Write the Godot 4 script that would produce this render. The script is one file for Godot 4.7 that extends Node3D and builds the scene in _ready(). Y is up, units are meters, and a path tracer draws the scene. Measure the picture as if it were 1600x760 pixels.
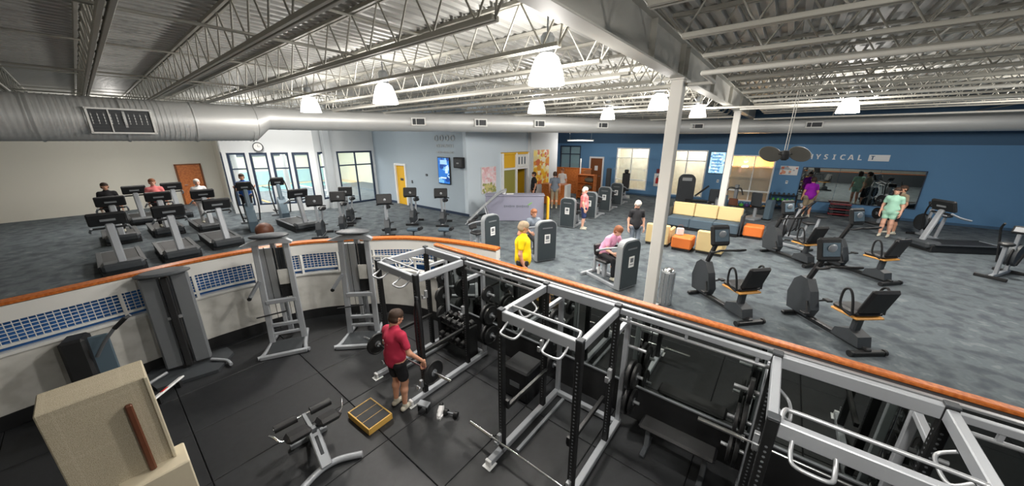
extends Node3D
# Fitness centre seen from a gallery: sunken free-weight floor in front, main floor behind.
# World: -Z runs along the roof girder, +X along the mirrored wall. Weight floor y = 0, main floor y = MF.
const MF := 1.1
var M := {}
var used := {}
var protos := {}

# ------------------------------------------------------------------ shape builder
class Sh:
	var v := PackedVector3Array()
	var n := PackedVector3Array()
	func tri(a: Vector3, b: Vector3, c: Vector3, na: Vector3, nb: Vector3, nc: Vector3):
		if (b - a).cross(c - a).dot(na + nb + nc) > 0.0:
			v.append(a); v.append(c); v.append(b); n.append(na); n.append(nc); n.append(nb)
		else:
			v.append(a); v.append(b); v.append(c); n.append(na); n.append(nb); n.append(nc)
	func face(p: Array, nn: Vector3):
		for i in range(1, p.size() - 1):
			tri(p[0], p[i], p[i + 1], nn, nn, nn)
	func box(c: Vector3, s: Vector3, b := Basis(), bev := 0.0) -> Sh:
		var h := s * 0.5
		bev = min(bev, min(h.x, min(h.y, h.z)) * 0.9)
		for ax in 3:
			var u := (ax + 1) % 3
			var w := (ax + 2) % 3
			for sg in [-1.0, 1.0]:
				var pts := []
				for q in [[-1, -1], [1, -1], [1, 1], [-1, 1]]:
					var p := Vector3()
					p[ax] = sg * h[ax]; p[u] = q[0] * (h[u] - bev); p[w] = q[1] * (h[w] - bev)
					pts.append(c + b * p)
				var nn := Vector3(); nn[ax] = sg
				face(pts, (b * nn).normalized())
				if bev > 0.0 :
					for sg2 in [-1.0, 1.0]:
						var e := []
						for q in [[0, -1], [0, 1], [1, 1], [1, -1]]:
							var p := Vector3()
							p[w] = q[1] * (h[w] - bev)
							if q[0] == 0: p[ax] = sg * h[ax]; p[u] = sg2 * (h[u] - bev)
							else: p[ax] = sg * (h[ax] - bev); p[u] = sg2 * h[u]
							e.append(c + b * p)
						var n2 := Vector3(); n2[ax] = sg; n2[u] = sg2
						face(e, (b * n2).normalized())
		if bev > 0.0:
			for sx in [-1.0, 1.0]:
				for sy in [-1.0, 1.0]:
					for sz in [-1.0, 1.0]:
						var g := Vector3(sx, sy, sz)
						var pts := []
						for ax in 3:
							var p := g * (h - Vector3.ONE * bev); p[ax] = g[ax] * h[ax]
							pts.append(c + b * p)
						face(pts, (b * g).normalized())
		return self
	static func frame(d: Vector3, up := Vector3.UP) -> Basis:
		var z := d.normalized()
		if absf(z.dot(up)) > 0.97: up = Vector3.RIGHT if absf(z.x) < 0.9 else Vector3.FORWARD
		var x := up.cross(z).normalized()
		return Basis(x, z.cross(x), z)
	func bar(a: Vector3, b: Vector3, w: float, h: float, bev := 0.0, up := Vector3.UP) -> Sh:
		return box((a + b) * 0.5, Vector3(w, h, a.distance_to(b)), frame(b - a, up), bev)
	func tube(a: Vector3, b: Vector3, r: float, r2 := -1.0, seg := 10, caps := true) -> Sh:
		if r2 < 0.0: r2 = r
		var f := frame(b - a)
		for i in seg:
			var t0 := TAU * i / seg
			var t1 := TAU * (i + 1) / seg
			var d0 := f.x * cos(t0) + f.y * sin(t0)
			var d1 := f.x * cos(t1) + f.y * sin(t1)
			tri(a + d0 * r, a + d1 * r, b + d1 * r2, d0, d1, d1)
			tri(a + d0 * r, b + d1 * r2, b + d0 * r2, d0, d1, d0)
			if caps:
				if r > 0.0: tri(a, a + d0 * r, a + d1 * r, -f.z, -f.z, -f.z)
				if r2 > 0.0: tri(b, b + d0 * r2, b + d1 * r2, f.z, f.z, f.z)
		return self
	func path(pts: Array, r: float, seg := 8, closed := false) -> Sh:
		var k := pts.size()
		var rings := []
		var up := Vector3.UP
		for i in k:
			var d: Vector3
			if closed: d = pts[(i + 1) % k] - pts[(i + k - 1) % k]
			elif i == 0: d = pts[1] - pts[0]
			elif i == k - 1: d = pts[k - 1] - pts[k - 2]
			else: d = (pts[i + 1] - pts[i]).normalized() + (pts[i] - pts[i - 1]).normalized()
			var z := d.normalized()
			if i == 0:
				var f := frame(d); up = f.y
			var x := up.cross(z).normalized()
			if x.length() < 0.5: x = frame(d).x
			up = z.cross(x)
			var ring := []
			for j in seg:
				var t := TAU * j / seg
				ring.append(x * cos(t) + up * sin(t))
			rings.append(ring)
		for i in (k if closed else k - 1):
			var i2 := (i + 1) % k
			for j in seg:
				var j2 := (j + 1) % seg
				var p: Vector3 = pts[i]
				var q: Vector3 = pts[i2]
				var a: Vector3 = rings[i][j]
				var b: Vector3 = rings[i][j2]
				var c: Vector3 = rings[i2][j2]
				var d2: Vector3 = rings[i2][j]
				tri(p + a * r, p + b * r, q + c * r, a, b, c)
				tri(p + a * r, q + c * r, q + d2 * r, a, c, d2)
		if not closed:
			for e in [[0, -1.0], [k - 1, 1.0]]:
				var p: Vector3 = pts[e[0]]
				var o: Vector3 = (pts[1] - pts[0] if e[0] == 0 else pts[k - 1] - pts[k - 2]).normalized() * e[1]
				for j in seg:
					tri(p, p + rings[e[0]][j] * r, p + rings[e[0]][(j + 1) % seg] * r, o, o, o)
		return self
	func lathe(pr: Array, xf := Transform3D(), seg := 16) -> Sh:   # profile of (radius, height), turned about local Y
		for i in pr.size() - 1:
			var a: Vector2 = pr[i]
			var b: Vector2 = pr[i + 1]
			var e := b - a
			if e.length() < 1e-6: continue
			var en := Vector2(e.y, -e.x).normalized()
			for j in seg:
				var t0 := TAU * j / seg
				var t1 := TAU * (j + 1) / seg
				var p := [Vector3(a.x * cos(t0), a.y, a.x * sin(t0)), Vector3(a.x * cos(t1), a.y, a.x * sin(t1)), Vector3(b.x * cos(t1), b.y, b.x * sin(t1)), Vector3(b.x * cos(t0), b.y, b.x * sin(t0))]
				var n0 := xf.basis * Vector3(en.x * cos(t0), en.y, en.x * sin(t0))
				var n1 := xf.basis * Vector3(en.x * cos(t1), en.y, en.x * sin(t1))
				for q in 4: p[q] = xf * p[q]
				if a.x > 0.0: tri(p[0], p[1], p[2], n0, n1, n1)
				if b.x > 0.0: tri(p[0], p[2], p[3], n0, n1, n0)
		return self
	func prism(poly: PackedVector2Array, depth: float, xf := Transform3D()) -> Sh:  # polygon in local XY, extruded to -depth..0 in Z
		var idx := Geometry2D.triangulate_polygon(poly)
		var zn := (xf.basis * Vector3(0, 0, 1)).normalized()
		for i in range(0, idx.size(), 3):
			var p := []
			for q in 3: p.append(Vector3(poly[idx[i + q]].x, poly[idx[i + q]].y, 0))
			tri(xf * p[0], xf * p[1], xf * p[2], zn, zn, zn)
			var dz := Vector3(0, 0, -depth)
			tri(xf * (p[0] + dz), xf * (p[1] + dz), xf * (p[2] + dz), -zn, -zn, -zn)
		var cw := Geometry2D.is_polygon_clockwise(poly)
		for i in poly.size():
			var a := poly[i]
			var b := poly[(i + 1) % poly.size()]
			var e := (b - a).normalized()
			var o := Vector2(e.y, -e.x) * (-1.0 if cw else 1.0)
			var nn := (xf.basis * Vector3(o.x, o.y, 0)).normalized()
			face([xf * Vector3(a.x, a.y, 0), xf * Vector3(b.x, b.y, 0), xf * Vector3(b.x, b.y, -depth), xf * Vector3(a.x, a.y, -depth)], nn)
		return self
	func ell(c: Vector3, r: Vector3, b := Basis(), seg := 12, rings := 8) -> Sh:
		for i in rings:
			for j in seg:
				var q := []
				var m := []
				for e in [[i, j], [i, j + 1], [i + 1, j + 1], [i + 1, j]]:
					var t: float = PI * e[0] / rings
					var u: float = TAU * e[1] / seg
					var d := Vector3(sin(t) * cos(u), cos(t), sin(t) * sin(u))
					q.append(c + b * (d * r)); m.append((b * (d / r)).normalized())
				if i > 0: tri(q[0], q[1], q[2], m[0], m[1], m[2])
				if i < rings - 1: tri(q[0], q[2], q[3], m[0], m[2], m[3])
		return self
	func sweep(pts: Array, o0: float, o1: float, y0: float, y1: float) -> Sh:  # rectangular strip along plan points; offsets to the left of travel
		var L := []
		var k := pts.size()
		for i in k:
			var d: Vector3 = (pts[mini(i + 1, k - 1)] - pts[maxi(i - 1, 0)]).normalized()
			L.append(Vector3(d.z, 0, -d.x))
		for i in k - 1:
			var a: Vector3 = pts[i]
			var b: Vector3 = pts[i + 1]
			var la: Vector3 = L[i]
			var lb: Vector3 = L[i + 1]
			var p := func(s: Vector3, l: Vector3, o: float, y: float): return Vector3(s.x + l.x * o, y, s.z + l.z * o)
			var lo: float = minf(o0, o1)
			var hi: float = maxf(o0, o1)
			for e in [[hi, 1.0], [lo, -1.0]]:
				var q := [p.call(a, la, e[0], y0), p.call(b, lb, e[0], y0), p.call(b, lb, e[0], y1), p.call(a, la, e[0], y1)]
				tri(q[0], q[1], q[2], la * e[1], lb * e[1], lb * e[1]); tri(q[0], q[2], q[3], la * e[1], lb * e[1], la * e[1])
			face([p.call(a, la, lo, y1), p.call(b, lb, lo, y1), p.call(b, lb, hi, y1), p.call(a, la, hi, y1)], Vector3.UP)
			face([p.call(a, la, lo, y0), p.call(b, lb, lo, y0), p.call(b, lb, hi, y0), p.call(a, la, hi, y0)], Vector3.DOWN)
			if i == 0 or i == k - 2:
				var s := a if i == 0 else b
				var l := la if i == 0 else lb
				face([p.call(s, l, lo, y0), p.call(s, l, hi, y0), p.call(s, l, hi, y1), p.call(s, l, lo, y1)], (a - b).normalized() * (1.0 if i == 0 else -1.0))
		return self
	func mesh() -> ArrayMesh:
		var arr := []
		arr.resize(Mesh.ARRAY_MAX)
		arr[Mesh.ARRAY_VERTEX] = v
		arr[Mesh.ARRAY_NORMAL] = n
		var m := ArrayMesh.new()
		m.add_surface_from_arrays(Mesh.PRIMITIVE_TRIANGLES, arr)
		return m
	# tapered bones joined by a smooth minimum, meshed as surface nets
	func blob(bones: Array, cell: float, k: float, xf := Transform3D()) -> Sh:
		var lo := Vector3.ONE * 1e9
		var hi := Vector3.ONE * -1e9
		for b in bones:
			var r: float = maxf(b[2], b[3]) + k + cell * 3.0
			for e in 2:
				lo = lo.min(b[e] - Vector3.ONE * r); hi = hi.max(b[e] + Vector3.ONE * r)
		var nx := int((hi.x - lo.x) / cell) + 2
		var ny := int((hi.y - lo.y) / cell) + 2
		var nz := int((hi.z - lo.z) / cell) + 2
		var f := PackedFloat32Array()
		f.resize(nx * ny * nz); f.fill(1e3)
		var sx := 1
		var sy := nx
		var sz := nx * ny
		for b in bones:
			var a: Vector3 = b[0]
			var ab: Vector3 = b[1] - a
			var ra: float = b[2]
			var dr: float = b[3] - b[2]
			var il: float = 1.0 / maxf(ab.length_squared(), 1e-9)
			var r: float = maxf(b[2], b[3]) + k + cell * 2.0
			var bl: Vector3 = ((a.min(b[1]) - Vector3.ONE * r) - lo) / cell
			var bh: Vector3 = ((a.max(b[1]) + Vector3.ONE * r) - lo) / cell
			for z in range(maxi(0, int(bl.z)), mini(nz - 1, int(bh.z) + 1) + 1):
				for y in range(maxi(0, int(bl.y)), mini(ny - 1, int(bh.y) + 1) + 1):
					var base := z * sz + y * sy
					for x in range(maxi(0, int(bl.x)), mini(nx - 1, int(bh.x) + 1) + 1):
						var p := Vector3(x, y, z) * cell + lo - a
						var h := clampf(p.dot(ab) * il, 0.0, 1.0)
						var d := (p - ab * h).length() - ra - dr * h
						var o := f[base + x]
						var g := k - absf(d - o)
						if g > 0.0: f[base + x] = minf(d, o) - g * g * 0.25 / k
						elif d < o: f[base + x] = d
		var vid := {}
		var pos := PackedVector3Array()
		var nor := PackedVector3Array()
		var off := [0, sx, sy, sx + sy, sz, sx + sz, sy + sz, sx + sy + sz]
		var lim := cell * 2.5
		for z in nz - 1:
			for y in ny - 1:
				var base := z * sz + y * sy
				for x in nx - 1:
					var i := base + x
					if absf(f[i]) > lim: continue
					var neg := 0
					var val := []
					for q in 8:
						var w := f[i + off[q]]
						val.append(w)
						if w < 0.0: neg += 1
					if neg == 0 or neg == 8: continue
					var s := Vector3()
					var c := 0
					for e in [[0, 1], [2, 3], [4, 5], [6, 7], [0, 2], [1, 3], [4, 6], [5, 7], [0, 4], [1, 5], [2, 6], [3, 7]]:
						var u: float = val[e[0]]
						var w: float = val[e[1]]
						if (u < 0.0) != (w < 0.0):
							var t := u / (u - w)
							var pa := Vector3(e[0] & 1, (e[0] >> 1) & 1, e[0] >> 2)
							var pb := Vector3(e[1] & 1, (e[1] >> 1) & 1, e[1] >> 2)
							s += pa.lerp(pb, t); c += 1
					vid[i] = pos.size()
					pos.append(lo + (Vector3(x, y, z) + s / c) * cell)
					nor.append(Vector3(val[1] + val[3] + val[5] + val[7] - val[0] - val[2] - val[4] - val[6], val[2] + val[3] + val[6] + val[7] - val[0] - val[1] - val[4] - val[5], val[4] + val[5] + val[6] + val[7] - val[0] - val[1] - val[2] - val[3]).normalized())
		for i in vid:
			for ax in [[sx, sy, sz], [sy, sz, sx], [sz, sx, sy]]:
				if (f[i] < 0.0) == (f[i + ax[0]] < 0.0): continue
				var q := [i, i - ax[1], i - ax[1] - ax[2], i - ax[2]]
				if not (vid.has(q[1]) and vid.has(q[2]) and vid.has(q[3])): continue
				var w := []
				for e in q: w.append(vid[e])
				for t in [[0, 1, 2], [0, 2, 3]]:
					tri(xf * pos[w[t[0]]], xf * pos[w[t[1]]], xf * pos[w[t[2]]], (xf.basis * nor[w[t[0]]]).normalized(), (xf.basis * nor[w[t[1]]]).normalized(), (xf.basis * nor[w[t[2]]]).normalized())
		return self
	func add(o: Sh, xf: Transform3D) -> Sh:
		var flip := xf.basis.determinant() < 0.0
		var nb := xf.basis.inverse().transposed()
		for i in range(0, o.v.size(), 3):
			for q in ([0, 2, 1] if flip else [0, 1, 2]):
				v.append(xf * o.v[i + q]); n.append((nb * o.n[i + q]).normalized())
		return self

# ------------------------------------------------------------------ nodes
func numbered(called: String) -> String:
	if not used.has(called):
		used[called] = 0
		return called
	used[called] += 1
	return "%s_%03d" % [called, used[called]]
func metas(o: Node, label: String, category := "", group := "", kind := ""):
	if label: o.set_meta("label", label)
	if category: o.set_meta("category", category)
	if group: o.set_meta("group", group)
	if kind: o.set_meta("kind", kind)
func thing(called: String, label: String, category: String, at := Vector3.ZERO, turn := 0.0, group := "") -> Node3D:
	var o := Node3D.new()
	o.name = numbered(called); add_child(o)
	o.position = at; o.rotation_degrees.y = turn
	metas(o, label, category, group)
	return o
func part(called: String, s: Sh, m: Material, parent: Node, label := "", kind := "") -> MeshInstance3D:
	return inst(called, s.mesh(), m, parent, Transform3D(), label, kind)
func inst(called: String, mesh: Mesh, m: Material, parent: Node, xf := Transform3D(), label := "", kind := "") -> MeshInstance3D:
	var o := MeshInstance3D.new()
	o.name = called; o.mesh = mesh; o.material_override = m; o.transform = xf
	o.cast_shadow = GeometryInstance3D.SHADOW_CASTING_SETTING_ON
	parent.add_child(o, true)
	metas(o, label, "", "", kind)
	return o
func struct(called: String, label := "") -> Node3D:
	var o := Node3D.new()
	o.name = numbered(called); add_child(o)
	metas(o, label, "", "", "structure")
	return o
func copy_of(key: String, maker: Callable, label: String, at: Vector3, turn: float) -> Node3D:
	var o: Node3D
	if not protos.has(key):
		o = maker.call(label); protos[key] = o
	else:
		var called: String = str(protos[key].name)
		if called.length() > 4 and called[-4] == "_" and called.right(3).is_valid_int(): called = called.left(-4)
		o = protos[key].duplicate(); o.name = numbered(called); add_child(o)
		o.set_meta("label", label)
	o.position = at; o.rotation_degrees = Vector3(0, turn, 0)
	return o
func V(x: float, y: float, z: float) -> Vector3: return Vector3(x, y, z)
func smooth(pts: Array, per := 6) -> Array:
	var out := []
	for i in pts.size() - 1:
		var a: Vector3 = pts[maxi(i - 1, 0)]
		var b: Vector3 = pts[i]
		var c: Vector3 = pts[i + 1]
		var d: Vector3 = pts[mini(i + 2, pts.size() - 1)]
		for j in per: out.append(b.cubic_interpolate(c, a, d, float(j) / per))
	out.append(pts[-1])
	return out
func rounded(w: float, h: float, rt: float, rb := 0.0, seg := 5) -> PackedVector2Array:  # rectangle standing on y = 0 with rounded corners
	var o := PackedVector2Array()
	for e in [[w / 2 - rb, rb, rb, -90.0], [w / 2 - rt, h - rt, rt, 0.0], [-w / 2 + rt, h - rt, rt, 90.0], [-w / 2 + rb, rb, rb, 180.0]]:
		if e[2] < 0.001: o.append(Vector2(e[0], e[1])); continue
		for j in seg + 1:
			var t := deg_to_rad(e[3] + 90.0 * j / seg)
			o.append(Vector2(e[0] + e[2] * cos(t), e[1] + e[2] * sin(t)))
	return o

# ------------------------------------------------------------------ materials
func noise_tex(freq: float, stops: Array, cols: Array, sd: int, size := 512, octaves := 4) -> NoiseTexture2D:
	var nz := FastNoiseLite.new()
	nz.seed = sd; nz.frequency = freq; nz.fractal_octaves = octaves
	var g := Gradient.new()
	g.offsets = PackedFloat32Array(stops); g.colors = PackedColorArray(cols)
	var t := NoiseTexture2D.new()
	t.width = size; t.height = size; t.seamless = true; t.noise = nz; t.color_ramp = g
	return t
func mat(key: String, c: Color, rough := 0.6, metal := 0.0, tex: Texture2D = null, scale := 1.0) -> StandardMaterial3D:
	var m := StandardMaterial3D.new()
	m.albedo_color = c; m.roughness = rough; m.metallic = metal
	if tex:
		m.albedo_texture = tex; m.uv1_triplanar = true; m.uv1_world_triplanar = true; m.uv1_scale = Vector3.ONE * scale
	M[key] = m
	return m
func rgb(r: int, g: int, b: int) -> Color: return Color8(r, g, b)
func glow(key: String, c: Color, e: float):
	var m := mat(key, c, 0.5)
	m.emission_enabled = true; m.emission = c; m.emission_energy_multiplier = e
func materials():
	var W := Color.WHITE
	mat("rubber", rgb(32, 34, 37), 0.58, 0, noise_tex(0.02, [0.0, 0.5, 1.0], [rgb(205, 208, 212), rgb(232, 234, 236), W], 3), 0.6)
	mat("rubber2", rgb(36, 38, 41), 0.54, 0, noise_tex(0.03, [0.0, 0.5, 1.0], [rgb(200, 205, 210), rgb(230, 232, 234), W], 4), 0.5)
	mat("rubber3", rgb(29, 31, 34), 0.6, 0, noise_tex(0.025, [0.0, 0.5, 1.0], [rgb(205, 208, 210), rgb(235, 236, 236), W], 5), 0.55)
	mat("underlay", rgb(22, 23, 25), 0.9)
	mat("carpet", W, 0.95, 0, noise_tex(0.01, [0.2, 0.4, 0.55, 0.7, 0.85], [rgb(66, 73, 79), rgb(79, 87, 92), rgb(92, 100, 104), rgb(84, 93, 98), rgb(108, 114, 117)], 11, 1024, 5), 0.22)
	mat("deck", rgb(184, 184, 180), 0.55)
	mat("steel_paint", rgb(206, 204, 196), 0.6)
	mat("joist", rgb(166, 164, 155), 0.6)
	mat("duct", rgb(206, 207, 205), 0.45, 0.35)
	mat("grille", rgb(70, 72, 74), 0.7)
	mat("white", rgb(226, 226, 222), 0.6)
	mat("white_gloss", rgb(235, 236, 236), 0.3)
	mat("plaster", W, 0.8, 0, noise_tex(0.008, [0.2, 0.5, 0.8], [rgb(186, 185, 178), rgb(204, 203, 197), rgb(212, 211, 205)], 17), 0.5)
	mat("column", rgb(214, 212, 206), 0.7)
	mat("wall_grey", rgb(176, 182, 186), 0.8)
	mat("wall_cream", rgb(214, 211, 200), 0.8)
	mat("wall_white", rgb(218, 222, 224), 0.8)
	mat("wall_pale", rgb(170, 184, 195), 0.8)
	mat("wall_pale2", rgb(202, 214, 223), 0.8)
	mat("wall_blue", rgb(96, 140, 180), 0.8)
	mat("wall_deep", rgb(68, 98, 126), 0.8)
	mat("wood_cap", W, 0.38, 0, noise_tex(0.02, [0.2, 0.5, 0.8], [rgb(166, 84, 26), rgb(188, 102, 40), rgb(202, 118, 54)], 23), 1.6)
	mat("wood_panel", W, 0.45, 0, noise_tex(0.015, [0.2, 0.5, 0.8], [rgb(172, 92, 38), rgb(190, 108, 48), rgb(200, 120, 60)], 29), 1.0)
	mat("wood_door", rgb(122, 70, 32), 0.5)
	mat("wood_dark", rgb(98, 56, 36), 0.5)
	mat("stone", W, 0.85, 0, noise_tex(0.12, [0.2, 0.45, 0.6, 0.8], [rgb(126, 114, 92), rgb(184, 174, 150), rgb(204, 196, 176), rgb(164, 148, 118)], 31, 512, 3), 2.2)
	mat("beige", rgb(196, 186, 162), 0.8)
	mat("silver", rgb(176, 179, 182), 0.38, 0.55)
	mat("silver_paint", rgb(162, 166, 171), 0.42, 0.2)
	mat("grey_metal", rgb(120, 124, 128), 0.45, 0.3)
	mat("shroud", rgb(150, 154, 157), 0.5, 0.1)
	mat("chrome", rgb(222, 224, 226), 0.16, 1.0)
	mat("black_metal", rgb(30, 31, 32), 0.42, 0.1)
	mat("black", rgb(24, 25, 27), 0.6)
	mat("pad", rgb(28, 28, 30), 0.5)
	mat("charcoal", rgb(56, 60, 64), 0.55)
	mat("dark_panel", rgb(52, 60, 64), 0.45)
	mat("plate", rgb(26, 27, 28), 0.5)
	mat("plate_red", rgb(120, 40, 46), 0.55)
	mat("mirror", rgb(206, 212, 208), 0.02, 1.0)
	mat("yellow", rgb(208, 166, 84), 0.5)
	mat("yellow_paint", rgb(230, 178, 34), 0.6)
	mat("amber", rgb(222, 158, 74), 0.5)
	mat("orange", rgb(220, 116, 48), 0.65)
	mat("tan", rgb(214, 190, 138), 0.75)
	mat("slate", rgb(74, 90, 102), 0.8)
	mat("desk", rgb(142, 142, 160), 0.6)
	mat("desk_text", rgb(108, 112, 124), 0.6)
	mat("green", rgb(120, 170, 90), 0.6)
	mat("lime", rgb(96, 190, 70), 0.5)
	mat("navy_frame", rgb(40, 54, 76), 0.5)
	mat("blue_body", rgb(86, 104, 116), 0.45)
	mat("blue_panel", rgb(52, 112, 180), 0.7)
	mat("teal_glass", rgb(150, 196, 206), 0.2)
	mat("blind", W, 0.85, 0, noise_tex(0.01, [0.3, 0.7], [rgb(216, 208, 186), rgb(228, 222, 202)], 37), 0.7)
	mat("blind_tan", rgb(196, 172, 132), 0.85)
	mat("paper", rgb(232, 232, 230), 0.7)
	mat("red", rgb(190, 34, 34), 0.5)
	mat("purple", rgb(92, 60, 128), 0.6)
	mat("fan", rgb(92, 90, 84), 0.6)
	mat("water", rgb(92, 176, 172), 0.08)
	mat("tile_deck", rgb(226, 204, 160), 0.6)
	mat("hall_wall", rgb(226, 224, 206), 0.8)
	mat("skin", rgb(206, 152, 124), 0.6)
	mat("skin2", rgb(216, 166, 142), 0.6)
	mat("eye", rgb(30, 26, 24), 0.3)
	mat("hair_brown", rgb(58, 40, 28), 0.7)
	mat("hair_white", rgb(222, 216, 206), 0.7)
	mat("hair_grey", rgb(160, 142, 116), 0.7)
	mat("hair_auburn", rgb(138, 84, 52), 0.7)
	for e in [["shirt_red", 188, 44, 74], ["shirt_yellow", 252, 218, 0], ["shirt_pink", 236, 132, 132], ["shirt_rose", 240, 168, 200], ["cloth_black", 30, 30, 34], ["cloth_grey", 112, 122, 134], ["cloth_navy", 36, 50, 90], ["shirt_purple", 150, 20, 170], ["shirt_mint", 166, 214, 190], ["cloth_khaki", 150, 136, 112], ["shirt_blue", 28, 80, 160], ["cloth_white", 214, 214, 214], ["cloth_camo", 112, 104, 90], ["shoe", 196, 192, 176]]:
		mat(e[0], rgb(e[1], e[2], e[3]), 0.85)
	var gl := mat("glass", Color(0.86, 0.93, 0.95, 0.12), 0.03)
	gl.transparency = BaseMaterial3D.TRANSPARENCY_ALPHA
	glow("lamp", Color(1.0, 0.985, 0.95), 5.0)
	glow("tube", Color(1.0, 0.98, 0.94), 3.0)
	glow("warm", Color(1.0, 0.78, 0.45), 3.0)

# ------------------------------------------------------------------ scene
func _ready():
	var cam := Camera3D.new()
	cam.name = "camera"; add_child(cam)
	cam.position = V(0, 4.3, 0)
	cam.rotation_degrees = V(-16.95, 38.75, 0)
	cam.fov = 71.95; cam.near = 0.05; cam.far = 120.0
	cam.current = true
	var env := Environment.new()
	env.background_mode = Environment.BG_COLOR
	env.background_color = Color(0.02, 0.02, 0.022)
	env.tonemap_mode = Environment.TONE_MAPPER_LINEAR
	env.tonemap_exposure = 1.0
	env.sdfgi_enabled = true; env.ssao_enabled = true; env.ssil_enabled = true
	var we := WorldEnvironment.new()
	we.name = "environment"; we.environment = env; add_child(we)
	materials()
	lamps()
	floors()
	ceiling()
	pit_walls()
	outer_walls()
	duct()
	racks()
	pit_machines()
	pit_things()
	lounge()
	strength_row()
	cardio()
	desk_area()
	back_area()
	people()

func omni(at: Vector3, e: float, size: float, c := Color(1.0, 0.98, 0.955)):
	var l := OmniLight3D.new()
	l.name = numbered("lamp_light"); add_child(l)
	l.position = at; l.light_energy = e; l.light_size = size; l.light_color = c
	l.omni_range = 60.0; l.omni_attenuation = 2.0; l.shadow_enabled = true
func lamps():
	for e in [[-2.52, -3.82, "large glowing high-bay lamp beside the roof girder, nearest the camera"], [-6.08, -3.8, "second largest glowing high-bay lamp, above the man in red"], [-9.27, -3.75, "glowing high-bay lamp at the left, just over the silver duct"],
		[-5.15, -7.4, "high-bay lamp above the reception desk, left of the white pier"], [-4.77, -10.84, "small far high-bay lamp above the brown door in the blue wall"], [-2.51, -8.4, "high-bay lamp just left of the front white column"], [-2.33, -11.62, "small far high-bay lamp between the two white columns"], [.92, -12.2, "high-bay lamp at right above the white wall letters"],
		[4.3, -8.2, "high-bay lamp past the right edge, nearer of two"], [4.5, -14.5, "high-bay lamp past the right edge, farther of two"], [1.0, -1.2, "high-bay lamp right of the girder, past the right edge near the camera"], [-16.3, -4.15, "high-bay lamp hidden behind the duct, over the treadmills"], [-20.0, -1.2, "high-bay lamp at the far left by the cream wall"], [-14.5, -6.4, "high-bay lamp hidden behind the duct, before the orange door"]]:
		var y := 4.97
		var t := thing("high_bay_lamp", e[2], "ceiling lamp", V(e[0], y, e[1]), 0, "high-bay lamps under the roof")
		part("reflector", Sh.new().lathe([Vector2(.09, .34), Vector2(.14, .3), Vector2(.185, .19), Vector2(.212, .08), Vector2(.228, 0), Vector2(.22, 0), Vector2(.202, .08), Vector2(.174, .19), Vector2(.13, .29), Vector2(.08, .33)], Transform3D(), 24), M.lamp, t)
		part("housing", Sh.new().lathe([Vector2(0, .56), Vector2(.06, .56), Vector2(.085, .52), Vector2(.085, .38), Vector2(.09, .34), Vector2(0, .34)], Transform3D(), 16), M.grey_metal, t)
		part("hook", Sh.new().tube(V(0, .55, 0), V(0, 5.86 - y, 0), .012), M.grey_metal, t)
		omni(V(e[0], y + .2, e[1]), 3.4, .1)
		var sp := SpotLight3D.new()
		sp.name = numbered("lamp_beam"); add_child(sp)
		sp.position = V(e[0], y - .02, e[1]); sp.rotation_degrees = V(-90, 0, 0)
		sp.spot_angle = 78.0; sp.spot_angle_attenuation = .7; sp.spot_range = 60.0; sp.spot_attenuation = 2.0
		sp.light_energy = 7.6; sp.light_size = .2; sp.light_color = Color(1.0, .98, .955); sp.shadow_enabled = true
	# daylight side: the bright pool hall beyond the glazing
	var al := AreaLight3D.new()
	al.name = "hall_light"; add_child(al)
	al.area_size = Vector2(8, 6); al.position = V(-24, 5.4, -7.6); al.rotation_degrees = V(-90, 0, 0)
	al.light_energy = 170.0; al.shadow_enabled = true; al.area_range = 60.0

# ------------------------------------------------------------------ floors and roof
func arc_in() -> Array:   # foot line of the curved wall round the weight floor
	return smooth([V(-8.5, 0, 6.0), V(-8.6, 0, 3.2), V(-8.78, 0, 1.0), V(-8.9, 0, -.2), V(-8.98, 0, -1.0), V(-8.88, 0, -2.0), V(-8.7, 0, -2.74), V(-8.23, 0, -3.42), V(-7.55, 0, -4.07), V(-6.75, 0, -4.5), V(-6.0, 0, -4.66)])
func arc_out() -> Array:  # line of the wooden cap
	return smooth([V(-8.5, 0, 6.0), V(-8.6, 0, 3.2), V(-8.78, 0, 1.0), V(-8.9, 0, -.2), V(-8.98, 0, -1.0), V(-8.88, 0, -2.0), V(-8.7, 0, -2.74), V(-8.25, 0, -3.4), V(-7.7, 0, -4.04), V(-7.0, 0, -4.66), V(-6.06, 0, -5.06), V(-5.3, 0, -5.25), V(-4.72, 0, -5.33)])
func floors():
	var fl := struct("floor", "grey-blue mottled carpet upstairs and black rubber mats on the sunken weight floor")
	var poly := PackedVector2Array()
	poly.append(Vector2(-8.62, -6.0))
	for p in arc_in(): poly.append(Vector2(p.x - .1 if p.z > -2.0 else p.x, -p.z + (.1 if p.z < -2.5 else 0.0)))
	poly.append(Vector2(10, 4.75)); poly.append(Vector2(10, 21.3)); poly.append(Vector2(-27, 21.3)); poly.append(Vector2(-27, -6.0))
	part("carpet", Sh.new().prism(poly, .2, Transform3D(Basis(V(1, 0, 0), V(0, 0, -1), V(0, 1, 0)), V(0, MF, 0))), M.carpet, fl, "mottled grey-blue carpet")
	part("underlay", Sh.new().box(V(.5, -.08, .6), V(19.5, .12, 11.0)), M.underlay, fl)
	var rng := RandomNumberGenerator.new(); rng.seed = 5
	var tm := Sh.new().box(Vector3.ZERO, V(1.206, .02, 1.812), Basis(), .006).mesh()
	for i in range(-4, 9):
		for j in range(-2, 5):
			var x := -5.15 + 1.216 * i + .608
			var z := -1.93 + 1.822 * (j - 1) + .911
			if z < -5.5: continue
			var k := rng.randi() % 3
			inst("rubber_tile", tm, M[["rubber", "rubber2", "rubber3"][k]], fl, Transform3D(Basis(), V(x, -.01 - rng.randf() * .002, z)))
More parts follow.
